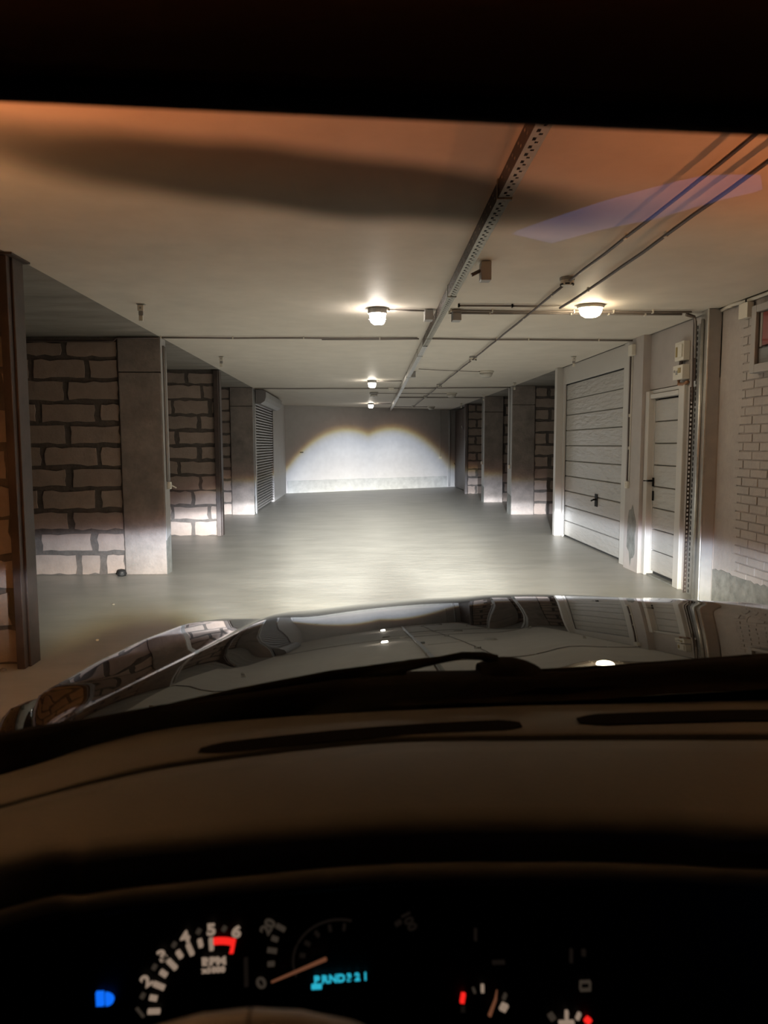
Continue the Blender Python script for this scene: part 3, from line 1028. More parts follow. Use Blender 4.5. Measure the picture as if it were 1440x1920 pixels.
for y in (1.2, 3.4, 5.6, 7.8, 9.3, 12.2, 14.6, 16.9, 19.0):
    bx(tx(y) - .004, tx(y) + .066, y, y + .025, zt - .006, H - .001).build('bracket', 'tray', t)
for k, (dx, r) in enumerate(((.016, .009), (.034, .010), (.050, .007))):
    MB().tube([(tx(y) + dx + random.uniform(-.003, .003), y, zt + .016 + random.uniform(0, .006)) for y in [-.4 + i * .6 for i in range(16)]], r, 6).build(
        'cable', 'cabledark', t, smooth=True)


# ------------------------------------------------------------------ smoke detectors
def detector(x, y, label):
    t = thing('smoke_detector', (x, y, H - .06), label, 'smoke detector')
    MB().lathe([(.052, -.012), (.055, -.02), (.055, -.0005)], (x, y, H), 'Z', 20).build('base', 'greyplastic', t, smooth=False)
    MB().lathe([(.030, -.062), (.040, -.060), (.049, -.045), (.050, -.0205)], (x, y, H), 'Z', 20).build('head', 'plastic', t, smooth=False)
    for k in range(6):
        a = k * math.pi / 3 + .3
        mx = Matrix.Translation((x + .0455 * math.cos(a), y + .0455 * math.sin(a), H - .052)) @ Matrix.Rotation(a, 4, 'Z')
        MB().box(-.004, .004, -.016, .016, -.005, .005, mx).build('vent', 'dark', t)
    return t


detector(1.563, 5.34, 'white smoke detector on the ceiling, nearest to the car')
detector(1.63, 10.04, 'white smoke detector on the ceiling, second from the car')
detector(1.68, 14.58, 'white smoke detector on the ceiling, third from the car')
detector(1.73, 18.04, 'white smoke detector on the ceiling, fourth from the car')
detector(1.78, 22.6, 'white smoke detector on the ceiling, farthest from the car')


# ------------------------------------------------------------------ ceiling lamps
def caged_lamp(x, y, label, lit, m, s=1.0, drop=0):
    t = thing('bulkhead_lamp', (x, y, H - .13), label, 'lamp')
    MB().lathe([(.080 * s, -.052), (.086 * s, -.048), (.086 * s, -.006), (.080 * s, -.0005)], (x, y, H), 'Z', 28).build('base', 'greyplastic', t, smooth=False)
    MB().lathe([(.02 * s, -.135), (.052 * s, -.132), (.066 * s, -.118), (.072 * s, -.09), (.073 * s, -.0525)], (x, y, H), 'Z', 28).build('glass', m, t, smooth=True)
    for a in (.45, 2.05):
        ca, sa = math.cos(a), math.sin(a)
        R = .082 * s
        p = []
        for k in range(13):
            u = math.pi * k / 12
            rr, zz = math.cos(u), math.sin(u)
            rr = math.copysign(abs(rr) ** .45, rr)
            p.append((x + ca * R * rr, y + sa * R * rr, H - .05 - .095 * zz ** .6))
        MB().tube(p, .0045, 6).build('cage_bar', 'greyplastic', t)
    MB().tube([(x + .079 * s * math.cos(k * .3), y + .079 * s * math.sin(k * .3), H - .095) for k in range(22)], .004, 6).build('cage_ring', 'greyplastic', t)
    return t


def dome_lamp(x, y, label, m, s=1.0):
    t = thing('dome_lamp', (x, y, H - .12), label, 'lamp')
    MB().lathe([(.118 * s, -.030), (.128 * s, -.026), (.132 * s, -.012), (.128 * s, -.0005)], (x, y, H), 'Z', 32, 1, .82).build('base', 'plastic', t, smooth=True)
    MB().lathe([(.02 * s, -.108), (.06 * s, -.104), (.090 * s, -.088), (.106 * s, -.06), (.113 * s, -.0305)], (x, y, H), 'Z', 32, 1, .82).build('dome', m, t, smooth=True)
    return t


caged_lamp(.19, 6.56, 'lit round caged lamp on the ceiling, nearest to the car', True, 'lamp_cool')
caged_lamp(.29, 13.74, 'lit caged lamp on the ceiling, middle one of the left row', True, 'lamp_far')
caged_lamp(.41, 21.23, 'lit caged lamp on the ceiling, farthest one of the left row', True, 'lamp_far')
t = thing('bulkhead_lamp', (.40, 16.93, H - .1), 'unlit rectangular lamp on the ceiling between the two far lit lamps', 'lamp')
bx(.30, .50, 16.83, 17.03, H - .045, H - .001).build('base', 'greyplastic', t, bevel=.012)
bx(.32, .48, 16.85, 17.01, H - .10, H - .046).build('glass', 'lens_off', t, bevel=.02)
for (a, b) in ((.30, .312), (.394, .406), (.488, .50)):
    bx(a, b, 16.832, 17.028, H - .108, H - .102).build('cage_bar', 'greyplastic', t)
dome_lamp(2.08, 6.37, 'lit warm dome lamp on the ceiling to the right', 'lamp_warm', .92)
dome_lamp(2.18, 12.05, 'unlit dome lamp on the ceiling, nearest of the unlit ones', 'lens_off')
dome_lamp(2.27, 17.12, 'unlit dome lamp on the ceiling, middle of the unlit ones', 'lens_off')
dome_lamp(2.39, 23.03, 'unlit dome lamp on the ceiling, farthest of the unlit ones', 'lens_off')
dome_lamp(1.99, -1.2, 'orange dome lamp on the ceiling above the car, hidden by its roof', 'orange', .92)



def fill_uplight(x, y, z, side, rim, m, label):  # added, unseen orange light in a cup, warms the near ceiling
    t = thing('added_uplight', (x, y, z), label, 'lamp')
    cx = x + .10 * side
    MB().lathe([(.03, -.10), (.06, -.09), (.085, -.04), (.095, rim), (.090, rim), (.080, -.035), (.055, -.07), (.02, -.08)], (cx, y, z), 'Z', 24).build('cup', 'greyplastic', t, smooth=True)
    MB().lathe([(.055, -.005), (.078, -.002), (.078, .004), (.05, .006)], (cx, y, z), 'Z', 24).build('glass', m, t, smooth=True)
    xa, xb = sorted((x, cx - .09 * side))
    bx(xa, xb, y - .02, y + .02, z - .05, z + .01).build('arm', 'greyplastic', t)
    return t


M['fill_glow'] = emat('fill_uplight_glass', (1.0, .46, .18), FILL_L * .95)
M['fill_glow_low'] = emat('fill_uplight_glass_low', (1.0, .46, .18), FILL_L * .72)
column(-2.71, XL, 1.1, 1.4, -1, 'concrete column left of the car, outside the view')
fill_uplight(-2.22, 1.25, 1.72, 1, .036, 'fill_glow', 'added orange light on the concrete column left of the car, outside the view')
fill_uplight(3.338, 1.6, 1.72, -1, .03, 'fill_glow_low', 'added orange light on the brick wall right of the car, outside the view')

# ------------------------------------------------------------------ little boxes hanging from ceiling brackets
def ceiling_sensor(x, y, label):
    t = thing('gate_sensor', (x, y, H - .16), label, 'sensor')
    bx(x - .035, x + .035, y - .012, y + .03, H - .006, H - .0005).build('bracket', 'galv', t)
    bx(x - .022, x + .022, y, y + .004, H - .06, H - .006).build('bracket', 'galv', t)
    b = bx(x - .026, x + .026, y - .022, y, H - .062, H - .012).build('body', 'plastic', t, bevel=.003)
    bx(x - .008, x + .008, y - .0235, y - .022, H - .045, H - .028).build('mark', 'greyplastic', b)
    bx(x - .020, x + .020, y - .012, y + .004, H - .098, H - .064).build('lower_body', 'greyplastic', t, bevel=.003)
    bx(x - .018, x + .018, y - .018, y + .002, H - .148, H - .100).build('reader', 'plastic', t, bevel=.004)
    return t


ceiling_sensor(-1.875, 6.40, 'white sensor hanging from the ceiling at left, nearest to the car')
ceiling_sensor(-1.875, 10.07, 'white sensor hanging from the ceiling at left, before the second block wall')
ceiling_sensor(3.05, 10.02, 'white sensor hanging from the ceiling above the garage door')
ceiling_sensor(3.14, 14.2, 'white sensor hanging from the ceiling before the nearer right column')
ceiling_sensor(3.14, 17.68, 'white sensor hanging from the ceiling before the farther right column')
ceiling_sensor(3.10, 21.2, 'white sensor hanging from the ceiling before the far right block wall')

# ------------------------------------------------------------------ small things on the floor
t = thing('drain_cap', (-2.735, 8.24, 0), 'black round rubber cap on the floor at the foot of the near left column', 'cap')
MB().lathe([(.045, 0), (.05, .012), (.05, .05), (.036, .07), (.012, .075)], (-2.735, 8.225, 0), 'Z', 16).build('cap', 'rubber', t, smooth=True)
MB().lathe([(.056, .02), (.056, .034)], (-2.735, 8.225, 0), 'Z', 16).build('ring', 'rubber', t)


def pebble(x, y, r, label, seed, m='rubble', cat='pebble', group=None):
    rr = random.Random(seed)
    bm = bmesh.new()
    bmesh.ops.create_icosphere(bm, subdivisions=1, radius=r)
    for v in bm.verts:
        v.co *= rr.uniform(.75, 1.15)
        v.co.z = max(v.co.z * .65, -r * .35)
    me = bpy.data.meshes.new('pebble')
    bm.to_mesh(me)
    bm.free()
    zmin = min(v.co.z for v in me.vertices)
    me.materials.append(M[m])
    o = bpy.data.objects.new('pebble', me)
    COL.objects.link(o)
    o.location = (x, y, -zmin)
    return tag(o, label, cat, group)


pebble(-2.02, 5.45, .014, 'small pale pebble on the floor beside the left fender', 1, 'plastic')
pebble(-2.32, 6.7, .016, 'flat chip of concrete on the floor near the left post', 2)
RUB = ['largest lump of broken mortar at the foot of the left steel post', 'fist-sized mortar lump just in front of the left steel post', 'second largest mortar lump, left of the largest one by the left post',
       'mortar lump nearest to the car in the heap by the left post', 'smallest mortar lump, touching the foot of the left steel post', 'mortar lump at the left end of the heap by the left post']
for i, (x, y, r) in enumerate([(-2.52, 4.70, .06), (-2.43, 4.64, .035), (-2.61, 4.72, .05), (-2.50, 4.60, .03), (-2.38, 4.72, .028), (-2.70, 4.62, .04)]):
    pebble(x, y, r, RUB[i], 30 + i, 'rubble', 'rubble', 'mortar lumps by the left post')

# ------------------------------------------------------------------ the car
CX = .37
car = thing('car', (CX, 1.2, 0), 'dark glossy car seen from its driver seat, hood and dashboard', 'car')


def interp(tab, x):
    if x <= tab[0][0]:
        return tab[0][1]
    for (a, fa), (b, fb) in zip(tab[:-1], tab[1:]):
        if x <= b:
            return fa + (fb - fa) * (x - a) / (b - a)
    return tab[-1][1]


SL = [(1.0, 0.0), (1.2, 2.0), (1.5, 4.9), (1.7, 5.8), (1.85, 6.8), (2.1, 8.9), (2.34, 12.0), (2.46, 34.0), (2.55, 62.0), (2.62, 80.0)]
ZT = []
zc_, yy = 0.0, 1.0
while yy < 2.75:
    ZT.append((yy, zc_))
    zc_ -= math.tan(math.radians(interp(SL, yy))) * .01
    yy += .01
zoff = .99 - interp(ZT, 2.34)
ZT = [(a, max(b + zoff, .60)) for a, b in ZT]


def zhood(y):
    return interp(ZT, y)


def sm(a, b, x):
    t = min(1, max(0, (x - a) / (b - a)))
    return t * t * (3 - 2 * t)


CRE = [(1.0, .79), (1.07, .778), (1.18, .75), (1.34, .71), (1.47, .68), (1.66, .65), (1.82, .637), (2.05, .62), (2.3, .58), (2.5, .54)]        # crease half-width along the hood
OUTU = [(1.0, .86), (1.1, .88), (1.23, .94), (1.33, .985), (1.43, 1.02), (1.7, 1.01), (1.97, .98), (2.23, .92), (2.33, .82), (2.36, .70)]
OUTZ = [(1.0, 1.0), (1.43, 1.0), (1.7, .98), (1.97, .96), (2.23, .94), (2.33, .93), (2.38, .905)]


def hood_rows(sgn):
    rows = []
    NR = 44
    for i in range(NR + 1):
        f = i / NR
        yc = 1.0 + 1.52 * f
        cu = interp(CRE, yc)
        row = []
        for k in range(15):
            u = cu * k / 14
            z = zhood(yc + .55 * u * u) - .012 * (u / .7) ** 2
            # soft raised shoulder beside the crease
            z += .010 * sm(.80, 1.0, k / 14)
            row.append((u, yc, z))
        yo = interp([(1.0, 1.12), (2.20, 2.32), (2.52, 2.40)], yc)
        uo, zo = interp(OUTU, yo), interp(OUTZ, yo)
        u0, y0_, z0_ = row[-1]
        zend = min(z0_ - .002, zo)
        zo = zend
        row.append((u0 + .012, y0_ + .002, z0_ - .004))
        row.append((u0 + .030, y0_ + (yo - y0_) * .12, z0_ - .022))
        for k in range(1, 7):
            g = k / 6
            u = u0 + .03 + (uo - u0 - .03) * g
            row.append((u, y0_ + (yo - y0_) * (.12 + .88 * g), (z0_ - .022) + (zend - z0_ + .022) * (g ** 1.25)))
        row.append((uo + .012, yo + .004, zo - .012))
        row.append((uo + .010, yo + .004, zo - .05))
        out = []
        for (u, y, z) in row:
            tilt = .044 * u if sgn > 0 else 0
            out.append((CX + sgn * u, y, z + tilt + (.004 if sgn > 0 else 0)))
        rows.append(out)
    return rows


RL, RR = hood_rows(-1), hood_rows(1)
rows = []
for a, b in zip(RL, RR):
    mid = ((a[0][0] + b[0][0]) / 2, a[0][1], (a[0][2] + b[0][2]) / 2)
    rows.append(list(reversed(a[1:])) + [mid] + b[1:])
hood = MB().grid(rows).build('hood', 'paint', car, smooth=True, fix=False, sub=1)
hood['label'] = 'glossy dark hood with a raised crease on each side'

for sgn, R in ((-1, RL), (1, RR)):
    rr_ = []
    for row in R:
        x, y, z = row[-2]
        if y < 1.2:
            y = y - .25
        far = sm(1.45, 1.8, y) * .08
        rr_.append([(x + sgn * .006, y, z - .045), (x + sgn * .008, y, z - .012 - far), (x + sgn * .05, y, z - .022 - far), (x + sgn * .085, y, z - .06 - far), (x + sgn * .10, y, z - .16 - far),
                    (x + sgn * .10, y, .45)])
    MB().grid(rr_).build('fender', 'paint', car, smooth=True, fix=False)

# nose, lamps, bumper, wheels and underbody (below the hood line)
bx(CX - .78, CX + .78, 2.40, 2.52, .62, .86).build('grille', 'trim', car, bevel=.02)
bx(CX - .98, CX + .98, 2.40, 2.62, .36, .60).build('bumper', 'paint', car, bevel=.03)
bx(CX - .85, CX + .85, -2.6, 2.40, .30, .50).build('underbody', 'trim', car)
for sx in (-1, 1):
    lp = bx(CX + sx * .72 - .14, CX + sx * .72 + .14, 2.38, 2.54, .64, .80).build('headlamp', 'chrome', car, bevel=.02)
    MB().lathe([(.055, 0), (.05, .02), (.03, .035)], (CX + sx * .72, 2.54, .74), 'Y', 20).build('lens', 'lens_off', lp, smooth=True)
    for yw in (1.55, -1.6):
        w = MB().lathe([(.24, -.11), (.36, -.11), (.385, -.06), (.385, .06), (.36, .11), (.24, .11)], (CX + sx * .82, yw, .385), 'X', 32).build('wheel', 'tyre', car)
        MB().lathe([(.05, -.08), (.22, -.06), (.23, .06), (.05, .08)], (CX + sx * .82, yw, .385), 'X', 20).build('rim', 'chrome', w)

# cowl: black panel between hood and windscreen
C0 = [(-.62, .92), (-.52, 1.01), (-.48, 1.035), (-.28, 1.11), (-.15, 1.18), (-.03, 1.24), (.10, 1.265), (.35, 1.262), (.77, 1.275), (1.0, 1.20), (1.2, 1.07), (1.36, .92)]
C1 = [(-.62, .70), (-.52, .78), (-.44, .83), (-.28, .94), (-.15, .98), (-.03, 1.00), (.10, 1.02), (.35, 1.04), (.77, 1.05), (1.0, 1.0), (1.2, .9), (1.36, .74)]
rows = []
for f, z in ((-.05, 1.06), (-.02, 1.128), (.03, 1.136), (.2, 1.137), (.4, 1.139), (.7, 1.143), (.9, 1.140), (1.0, 1.10)):
    rows.append([(a[0] * .869 + (b[0] - a[0] * .869) * f, a[1] * .869 + (b[1] - a[1] * .869) * f, z + .046 * max(0, a[0] - .37)) for a, b in zip(C0, C1)])
cowl = MB().grid(rows).build('cowl', 'trim_slot_shade', car, smooth=True, fix=False, solid=.006)
# wipers, parked along the foot of the windscreen
def wp(x, y, z):
    return (x * .9, y * .9, 1.5 - (1.5 - z) * .9)


MB().tube([wp(*q) for q in [(-.34, 1.04, 1.095), (-.2, 1.12, 1.10), (-.05, 1.185, 1.105), (.08, 1.2, 1.115)]], [.008, .009, .010, .011], 8).build('wiper_blade', 'trim_slot_shade', car, smooth=True)
MB().tube([wp(*q) for q in [(.05, 1.2, 1.110), (.09, 1.2, 1.119), (.14, 1.2, 1.127), (.18, 1.2, 1.1345), (.215, 1.2, 1.133), (.24, 1.2, 1.125)]],
          [.010, .009, .006, .006, .007, .009], 8).build('wiper_arm', 'trim_slot_shade', car, smooth=True)
mb = MB()
rows = []
for i in range(15):
    f = i / 14
    x = .210 + .120 * f
    hgt = .040 * (math.sin(math.pi * min(1, (f + .14) / 1.14)) ** .5) * (1 - .2 * f)
    rows.append([wp(x, 1.16, 1.080)] + [wp(x, 1.2 - .04 * math.cos(math.pi * k / 8), 1.092 + hgt * math.sin(math.pi * k / 8) ** .7) for k in range(9)] + [wp(x, 1.24, 1.080)])
mb.grid(rows)
mb.build('wiper_pivot_cover', 'trim_slot_shade', car, smooth=True, fix=False)
MB().tube([wp(*q) for q in [(.32, 1.2, 1.1), (.45, 1.21, 1.102), (.6, 1.22, 1.104), (.70, 1.22, 1.110), (.8, 1.22, 1.10)]], [.008, .008, .009, .012, .008], 8).build(
    'wiper_blade', 'trim_slot_shade', car, smooth=True)

# windscreen
rows = []
for f in [i / 10 for i in range(11)]:
    r = []
    for k in range(17):
        x = CX - .74 + 1.48 * k / 16
        c = 1 - ((x - CX) / .74) ** 2
        yb_, yt_ = .70 + .40 * c, .28 + .17 * c
        r.append((x, yb_ + (yt_ - yb_) * f, 1.062 + (1.80 - 1.062) * f))
    rows.append(r)
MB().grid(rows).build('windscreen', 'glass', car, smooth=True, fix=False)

# dashboard: rows of points from the windscreen to the instrument hood
xs = [-.62, -.42, -.33, -.24, -.06, .18, .40, .61, .85, 1.1, 1.3]
front = [(-.60, .70), (-.42, .81), (-.33, .90), (-.24, .95), (-.06, .98), (.18, 1.0), (.40, 1.005), (.61, 1.01), (.85, 1.0), (1.1, .93), (1.30, .80)]
gro = [(-.60, .55), (-.37, .71), (-.28, .77), (-.19, .81), (.02, .86), (.22, .86), (.38, .855), (.52, .85), (.85, .84), (1.1, .80), (1.3, .70)]
band = [(-.60, .40), (-.31, .59), (-.24, .61), (-.18, .622), (.01, .645), (.17, .643), (.28, .635), (.38, .62), (.62, .60), (.9, .57), (1.3, .5)]
lip = [(-.60, .39), (-.31, .578), (-.24, .597), (-.18, .608), (.01, .629), (.17, .627), (.28, .619), (.38, .607), (.62, .587), (.9, .557), (1.3, .487)]


def dens(tab, n=48):
    """smooth resample of a polyline by arc parameter"""
    out = []
    m = len(tab)
    for i in range(n + 1):
        t = (m - 1) * i / n
        k = min(int(t), m - 2)
        f = t - k
        p0, p1, p2, p3 = tab[max(k - 1, 0)], tab[k], tab[k + 1], tab[min(k + 2, m - 1)]
        out.append(tuple(.5 * ((2 * b) + (c - a) * f + (2 * a - 5 * b + 4 * c - d) * f * f + (3 * b - a - 3 * c + d) * f ** 3) for a, b, c, d in zip(p0, p1, p2, p3)))
    return out


F, G, B_, L_ = dens(front), dens(gro), dens(band), dens(lip)


def mixrow(A, Bb, f, z):
    return [(a[0] + (b[0] - a[0]) * f, a[1] + (b[1] - a[1]) * f, z) for a, b in zip(A, Bb)]


rows = [mixrow(F, G, -.02, 1.06), mixrow(F, G, 0, 1.113), mixrow(F, G, .04, 1.12), mixrow(F, G, .5, 1.126), mixrow(F, G, .90, 1.13), mixrow(F, G, .93, 1.128), mixrow(F, G, .94, 1.085),
        mixrow(G, B_, .085, 1.085), mixrow(G, B_, .095, 1.129), mixrow(G, B_, .13, 1.138), mixrow(G, B_, .35, 1.145), mixrow(G, B_, .62, 1.148), mixrow(G, B_, .88, 1.142),
        mixrow(G, B_, .96, 1.138), mixrow(G, B_, .995, 1.128), mixrow(G, B_, .985, 1.105), mixrow(G, B_, .985, 1.09)]
dash = MB().grid(rows).build('dashboard', 'dash', car, smooth=True, fix=False)
rows = [mixrow(B_, L_, -.1, 1.096), mixrow(B_, L_, .35, 1.103), mixrow(B_, L_, .7, 1.106), mixrow(B_, L_, 1.1, 1.103), mixrow(B_, L_, 1.35, 1.095), mixrow(B_, L_, 1.2, 1.088)]
rows += [[(p[0], p[1] + .07, 1.082) for p in L_], [(p[0], p[1] + .10, 1.06) for p in L_]]
MB().grid(rows).build('instrument_hood', 'dash', car, smooth=True, fix=False)


# defroster vents: flat near-black strips painting the shade inside the slots
def vent(A, Bp, wid, label):
    a, b = Vector(A), Vector(Bp)
    n = 30
    bend = .012
    top, bot = [], []
    for i in range(n + 1):
        f = i / n
        c = a.lerp(b, f) + Vector((0, bend * math.sin(math.pi * f), 0))
        w_ = wid * min(1, (min(f, 1 - f) * 14 + .15)) ** .5
        top.append((c.x, c.y + w_ / 2, c.z))
        bot.append((c.x, c.y - w_ / 2, c.z))
    v = MB().prism(top + bot[::-1], (0, 0, .0016)).build('defroster_slot_shade', 'trim_slot_shade', dash)
    v['label'] = label


vent((-.195, .842, 1.1285), (.215, .905, 1.1285), .034, 'black strip painting the shade in the defroster slot on the driver side')
vent((.295, .915, 1.1285), (.80, .905, 1.1285), .038, 'black strip painting the shade in the defroster slot in the middle of the dash')

# instrument cluster
PY = .68
cl = bx(-.42, .50, PY + .004, PY + .03, .74, 1.085).build('instrument_cluster', 'black', car)


def mark(px, pz, w_, h_, rot, m, name='tick_mark', y=PY):
    mx = Matrix.Translation((px, y, pz)) @ Matrix.Rotation(rot, 4, 'Y')
    return MB().box(-w_ / 2, w_ / 2, -.0005, .003, -h_ / 2, h_ / 2, mx).build(name, m, cl)


def text(s, px, pz, size, m, rot=0.0, name='lettering', sx=1.0, bold=.0):
    cu = bpy.data.curves.new(name, 'FONT')
    cu.body = s
    cu.size = size
    cu.align_x = 'CENTER'
    cu.align_y = 'CENTER'
    cu.extrude = .0006
    cu.offset = bold
    tmp = bpy.data.objects.new('tmp', cu)
    COL.objects.link(tmp)
    dg = bpy.context.evaluated_depsgraph_get()
    dg.update()
    me = bpy.data.meshes.new_from_object(tmp.evaluated_get(dg))
    bpy.data.objects.remove(tmp)
    bpy.data.curves.remove(cu)
    me.materials.clear()
    me.materials.append(M[m])
    me.transform(Matrix.Translation(Vector((px, PY, pz)) - ORIGIN[cl.name]) @ Matrix.Rotation(rot, 4, 'Y') @ Matrix.Rotation(math.pi / 2, 4, 'X') @ Matrix.Diagonal((sx, 1, 1, 1)))
    o = bpy.data.objects.new(name, me)
    COL.objects.link(o)
    o.parent = cl
    ORIGIN[o.name] = ORIGIN[cl.name]
    return o


TC = (-.148, .925)
for s, x, z in (('2', -.2171, .9593), ('3', -.2002, .9859), ('4', -.1772, 1.0053), ('5', -.1508, 1.0125), ('6', -.1257, 1.0094)):
    text(s, x, z, .0165, 'lit_cream', math.atan2(x - TC[0], z - TC[1]) * .55, 'numeral', 1.15, .0006)
text('1', -.2245, .925, .0165, 'lit_dim', -.6, 'numeral', 1.1, .0005)
for x, z, big in ((-.2113, .9253, 1), (-.2114, .9399, 0), (-.2053, .9531, 1), (-.2003, .9663, 0), (-.1914, .9758, 1), (-.1836, .9865, 0), (-.1728, .9914, 1), (-.1624, .9979, 0), (-.1514, .9965, 1)):
    mark(x, z, .0040, .0122 if big else .0078, math.atan2(x - TC[0], z - TC[1]), 'lit_cream' if big else 'lit_cream')
for x, z in ((-.2092, .9735), (-.1886, .997), (-.1637, 1.0106), (-.138, 1.0127), (-.222, .9426)):
    mark(x, z, .0042, .0042, .6, 'lit_dim', 'dial_dot')
# red line sector
mb = MB()
n = 10
ou, inn = [], []
for k in range(n + 1):
    f = k / n
    x = -.1488 + .0225 * f
    z = 1.0035 + .0012 * math.sin(math.pi * f) - .0022 * f
    ou.append((x, PY - .0006, z))
    inn.append((x - .001 * f, PY - .0006, z - .0068))
mb.prism(ou + [(-.1292, PY - .0006, .9868), (-.1335, PY - .0006, .9868), (-.1318, PY - .0006, .9935)] + inn[::-1][2:], (0, .002, 0))
mb.build('red_zone', 'lit_red', cl)
text('RPM', -.149, .9785, .0108, 'lit_cream', -.03, 'lettering', 1.2, .0006)
text('x1000', -.1493, .9692, .0075, 'lit_cream', -.03, 'lettering', 1.2, .0005)
# high beam sign
mb = MB()
pts = []
for k in range(13):
    a = -math.pi / 2 + math.pi * k / 12
    pts.append((-.2590 + .0085 * math.cos(a), PY - .0006, .9411 + .0072 * math.sin(a)))
mb.prism(pts, (0, .002, 0))
mb.build('beam_sign', 'lit_blue', cl)
for k in range(5):
    mark(-.2648, .9411 + (k - 2) * .0031, .0076, .0019, 0, 'lit_blue', 'beam_sign')
# speedometer
SC = (-.022, .975)
text('20', -.0934, 1.0142, .0150, 'lit_dim', -1.0, 'numeral', 1.1, .0005)
text('0', -.1016, .9531, .0165, 'lit_dim', -.3, 'numeral', 1.2, .0005)
text('100', .0489, 1.0162, .0135, 'lit_faint', 1.1, 'numeral', 1.1, .0004)
for x, z, big in ((-.0811, 1.0121, 1), (-.0872, 1.0002, 0), (-.0902, .9876, 1), (-.0915, .9731, 0), (.0385, 1.0135, 0)):
    mark(x, z, .0036, .0100 if big else .0070, math.atan2(x - SC[0], z - SC[1]), 'lit_dim' if x < 0 else 'lit_faint')
mark(-.117, .965, .004, .03, 0, 'lit_faint', 'dial_edge')
pts = [(SC[0] + .047 * math.cos(a), PY, SC[1] + .045 * math.sin(a)) for a in [math.radians(200 - 7 * k) for k in range(19)]]
MB().tube(pts, .0012, 5).build('dial_ring', 'lit_faint', cl)
for k in range(5):
    a = math.radians(170 - 22 * k)
    mark(SC[0] + .038 * math.cos(a), SC[1] + .036 * math.sin(a), .003, .006, math.pi / 2 - a, 'lit_faint')
MB().tube([(-.0907, PY - .004, .9574), (-.035, PY - .006, .9823)], [.0011, .0019], 6).build('needle', 'lit_needle', cl)
# gear display
for s, k in zip('PRND321', range(7)):
    text(s, -.0452 + .0083 * k, .9545 + .0004 * k, .0112, 'lit_cyan', -.03, 'gear_letter', 1.0, .0004)
mark(-.0455, .9467, .0105, .0036, -.03, 'lit_cyan', 'gear_underline')
# small gauges at right
mark(.1053, .9289, .0044, .0100, .15, 'lit_red', 'warning_bar')
text('E', .1054, .917, .0085, 'lit_faint', 0, 'lettering', 1.2, .0003)
mark(.1258, .9388, .0030, .0075, 0, 'lit_cream')
mark(.1170, .9370, .0024, .0050, -.4, 'lit_dim')
mark(.1490, .9290, .0026, .0060, .4, 'lit_dim')
mark(.1483, .9170, .0068, .0075, .5, 'lit_cream', 'dial_dot')
MB().tube([(.1400, PY - .003, .9400), (.1387, PY - .003, .9295), (.1327, PY - .003, .9119)], [.0006, .0014, .0020], 6).build('needle', 'lit_needle', cl)
mark(.2146, .9059, .0032, .0090, 0, 'lit_cream')
mark(.2270, .9043, .0032, .0070, .4, 'lit_cream')
mark(.2372, .8991, .0060, .0060, .7, 'lit_red', 'warning_bar')
mark(.1989, .9047, .0060, .0070, -.6, 'lit_dim')
mark(.2146, .8975, .016, .003, 0, 'lit_cream')
for a, b, w_, h_ in ((.2335, .9425, .011, .0016), (.2335, .9337, .011, .0016), (.2285, .9381, .0016, .0090), (.2385, .9381, .0016, .0090)):
    mark(a, b, w_, h_, 0, 'lit_dim', 'box_sign')
mark(.1421, .9672, .013, .0028, 0, 'lit_faint', 'warning_sign')
mark(.118, .9985, .003, .012, 0, 'lit_faint', 'needle_end')
mark(.218, .972, .003, .014, 0, 'lit_faint', 'needle_end')
mark(.231, .975, .004, .006, 0, 'lit_faint', 'warning_bar')


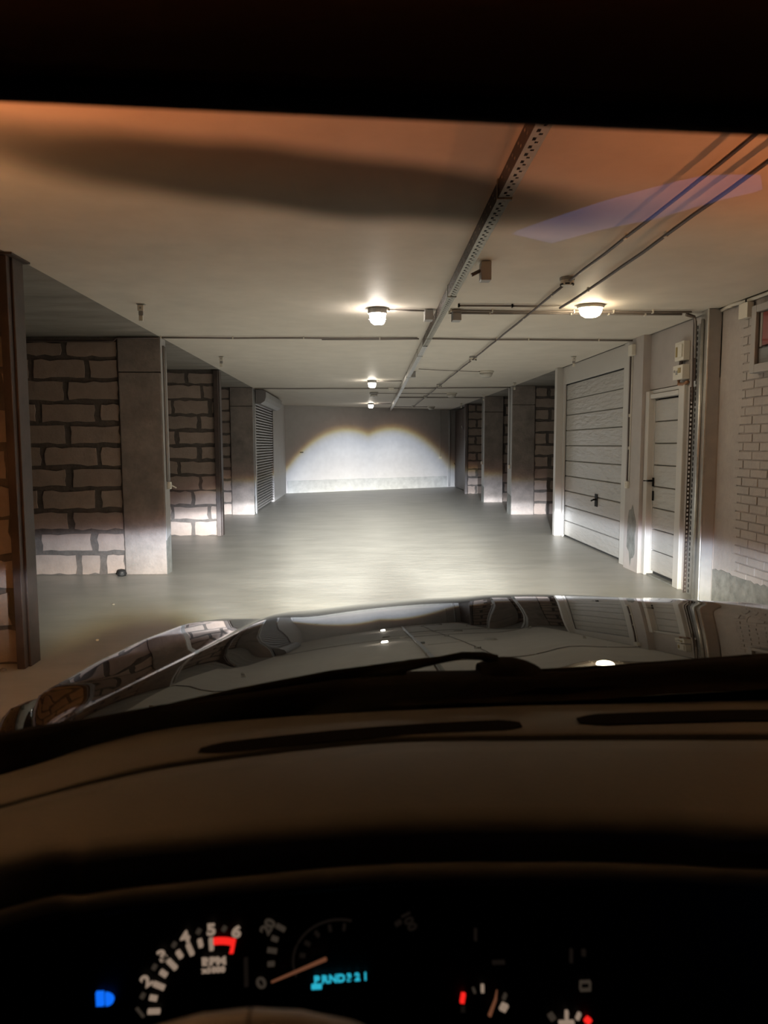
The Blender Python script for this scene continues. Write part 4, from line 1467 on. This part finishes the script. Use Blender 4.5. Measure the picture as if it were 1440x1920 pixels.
# steering wheel
t_c = Vector((-.058, .345, 1.195))
tilt = math.radians(32)
ax_dn = Vector((0, -math.sin(tilt), -math.cos(tilt)))
cen = t_c + ax_dn * .19
path = []
for k in range(49):
    a = 2 * math.pi * k / 48
    path.append(cen + Vector((1, 0, 0)) * (.19 * math.sin(a)) - ax_dn * (.19 * math.cos(a)))
sw = MB().tube(path, .0110, 16, cap=False).build('steering_wheel', 'rim', car, smooth=True)
MB().lathe([(.0008, -.0045), (.0022, -.002), (.0022, .002), (.0008, .0045)], (-.0445, .3335, 1.2035), 'Z', 12).build('rim_glint', 'plastic', sw, smooth=True)  # pale bead standing in for a bright reflection on the rim
MB().lathe([(.05, -.02), (.07, 0), (.065, .02), (.03, .035)], cen, 'Y', 20).build('hub', 'black', sw, smooth=True)
for s_ in (-1, 1):
    MB().tube([cen + Vector((s_ * .05, 0, 0)), cen + Vector((s_ * .185, 0, 0))], [.02, .014], 8).build('spoke', 'black', sw, smooth=True)

# roof, visor, pillars, rear of the cabin
bx(CX - .90, CX + .90, -2.4, .44, 1.77, 1.84).build('roof', 'liner', car, bevel=.02)
for sx in (-1, 1):
    bx(CX + sx * .83 - .03, CX + sx * .83 + .03, -2.4, .42, 1.56, 1.77).build('rail_light_block', 'liner', car)  # unseen side rails, added to shield the dash from lamp light
VZ = Matrix.Translation((.02, .42, 1.6865)) @ Matrix.Rotation(math.radians(1.7), 4, 'Y') @ Matrix.Rotation(math.radians(-28), 4, 'X')
v = MB()
pr = [(-.008, .004), (0, .0), (.008, .004), (.009, .015), (.007, .16), (-.007, .16), (-.009, .015)]
v.prism([tuple(VZ @ Vector((-.36, a, b))) for a, b in pr], VZ.to_3x3() @ Vector((.98, 0, 0)))
v.build('sun_visor', 'visor', car, bevel=.003)
for sx in (-1, 1):
    MB().tube([(CX + sx * .86, .72, 1.05), (CX + sx * .80, .40, 1.45), (CX + sx * .74, .25, 1.80)], .04, 8).build('pillar', 'black', car, smooth=True)
    bx(CX + sx * .9 - .04, CX + sx * .9 + .04, -2.4, .75, .5, 1.08).build('door_panel', 'black', car)
    bx(CX + sx * .87 - .004, CX + sx * .87 + .004, -2.4, .38, 1.08, 1.77).build('window_light_block', 'black', car)  # opaque sheets over the unseen side windows, added to keep light out
bx(CX - .85, CX + .85, -2.45, -2.38, .5, 1.84).build('rear_panel', 'black', car)
# passenger seat with an added lit panel, outlined to give a bluish windscreen reflection
seat = bx(.50, 1.02, -.30, .32, .50, .775).build('seat', 'trim', car, bevel=.04)
MB().prism([(.612, .170, .790), (.655, .203, .790), (.796, .166, .790), (.930, .104, .790), (.935, .074, .790), (.866, .079, .790), (.796, .104, .790)], (0, 0, -.012)).build(
    'reflection_panel', 'reflection_panel', seat)
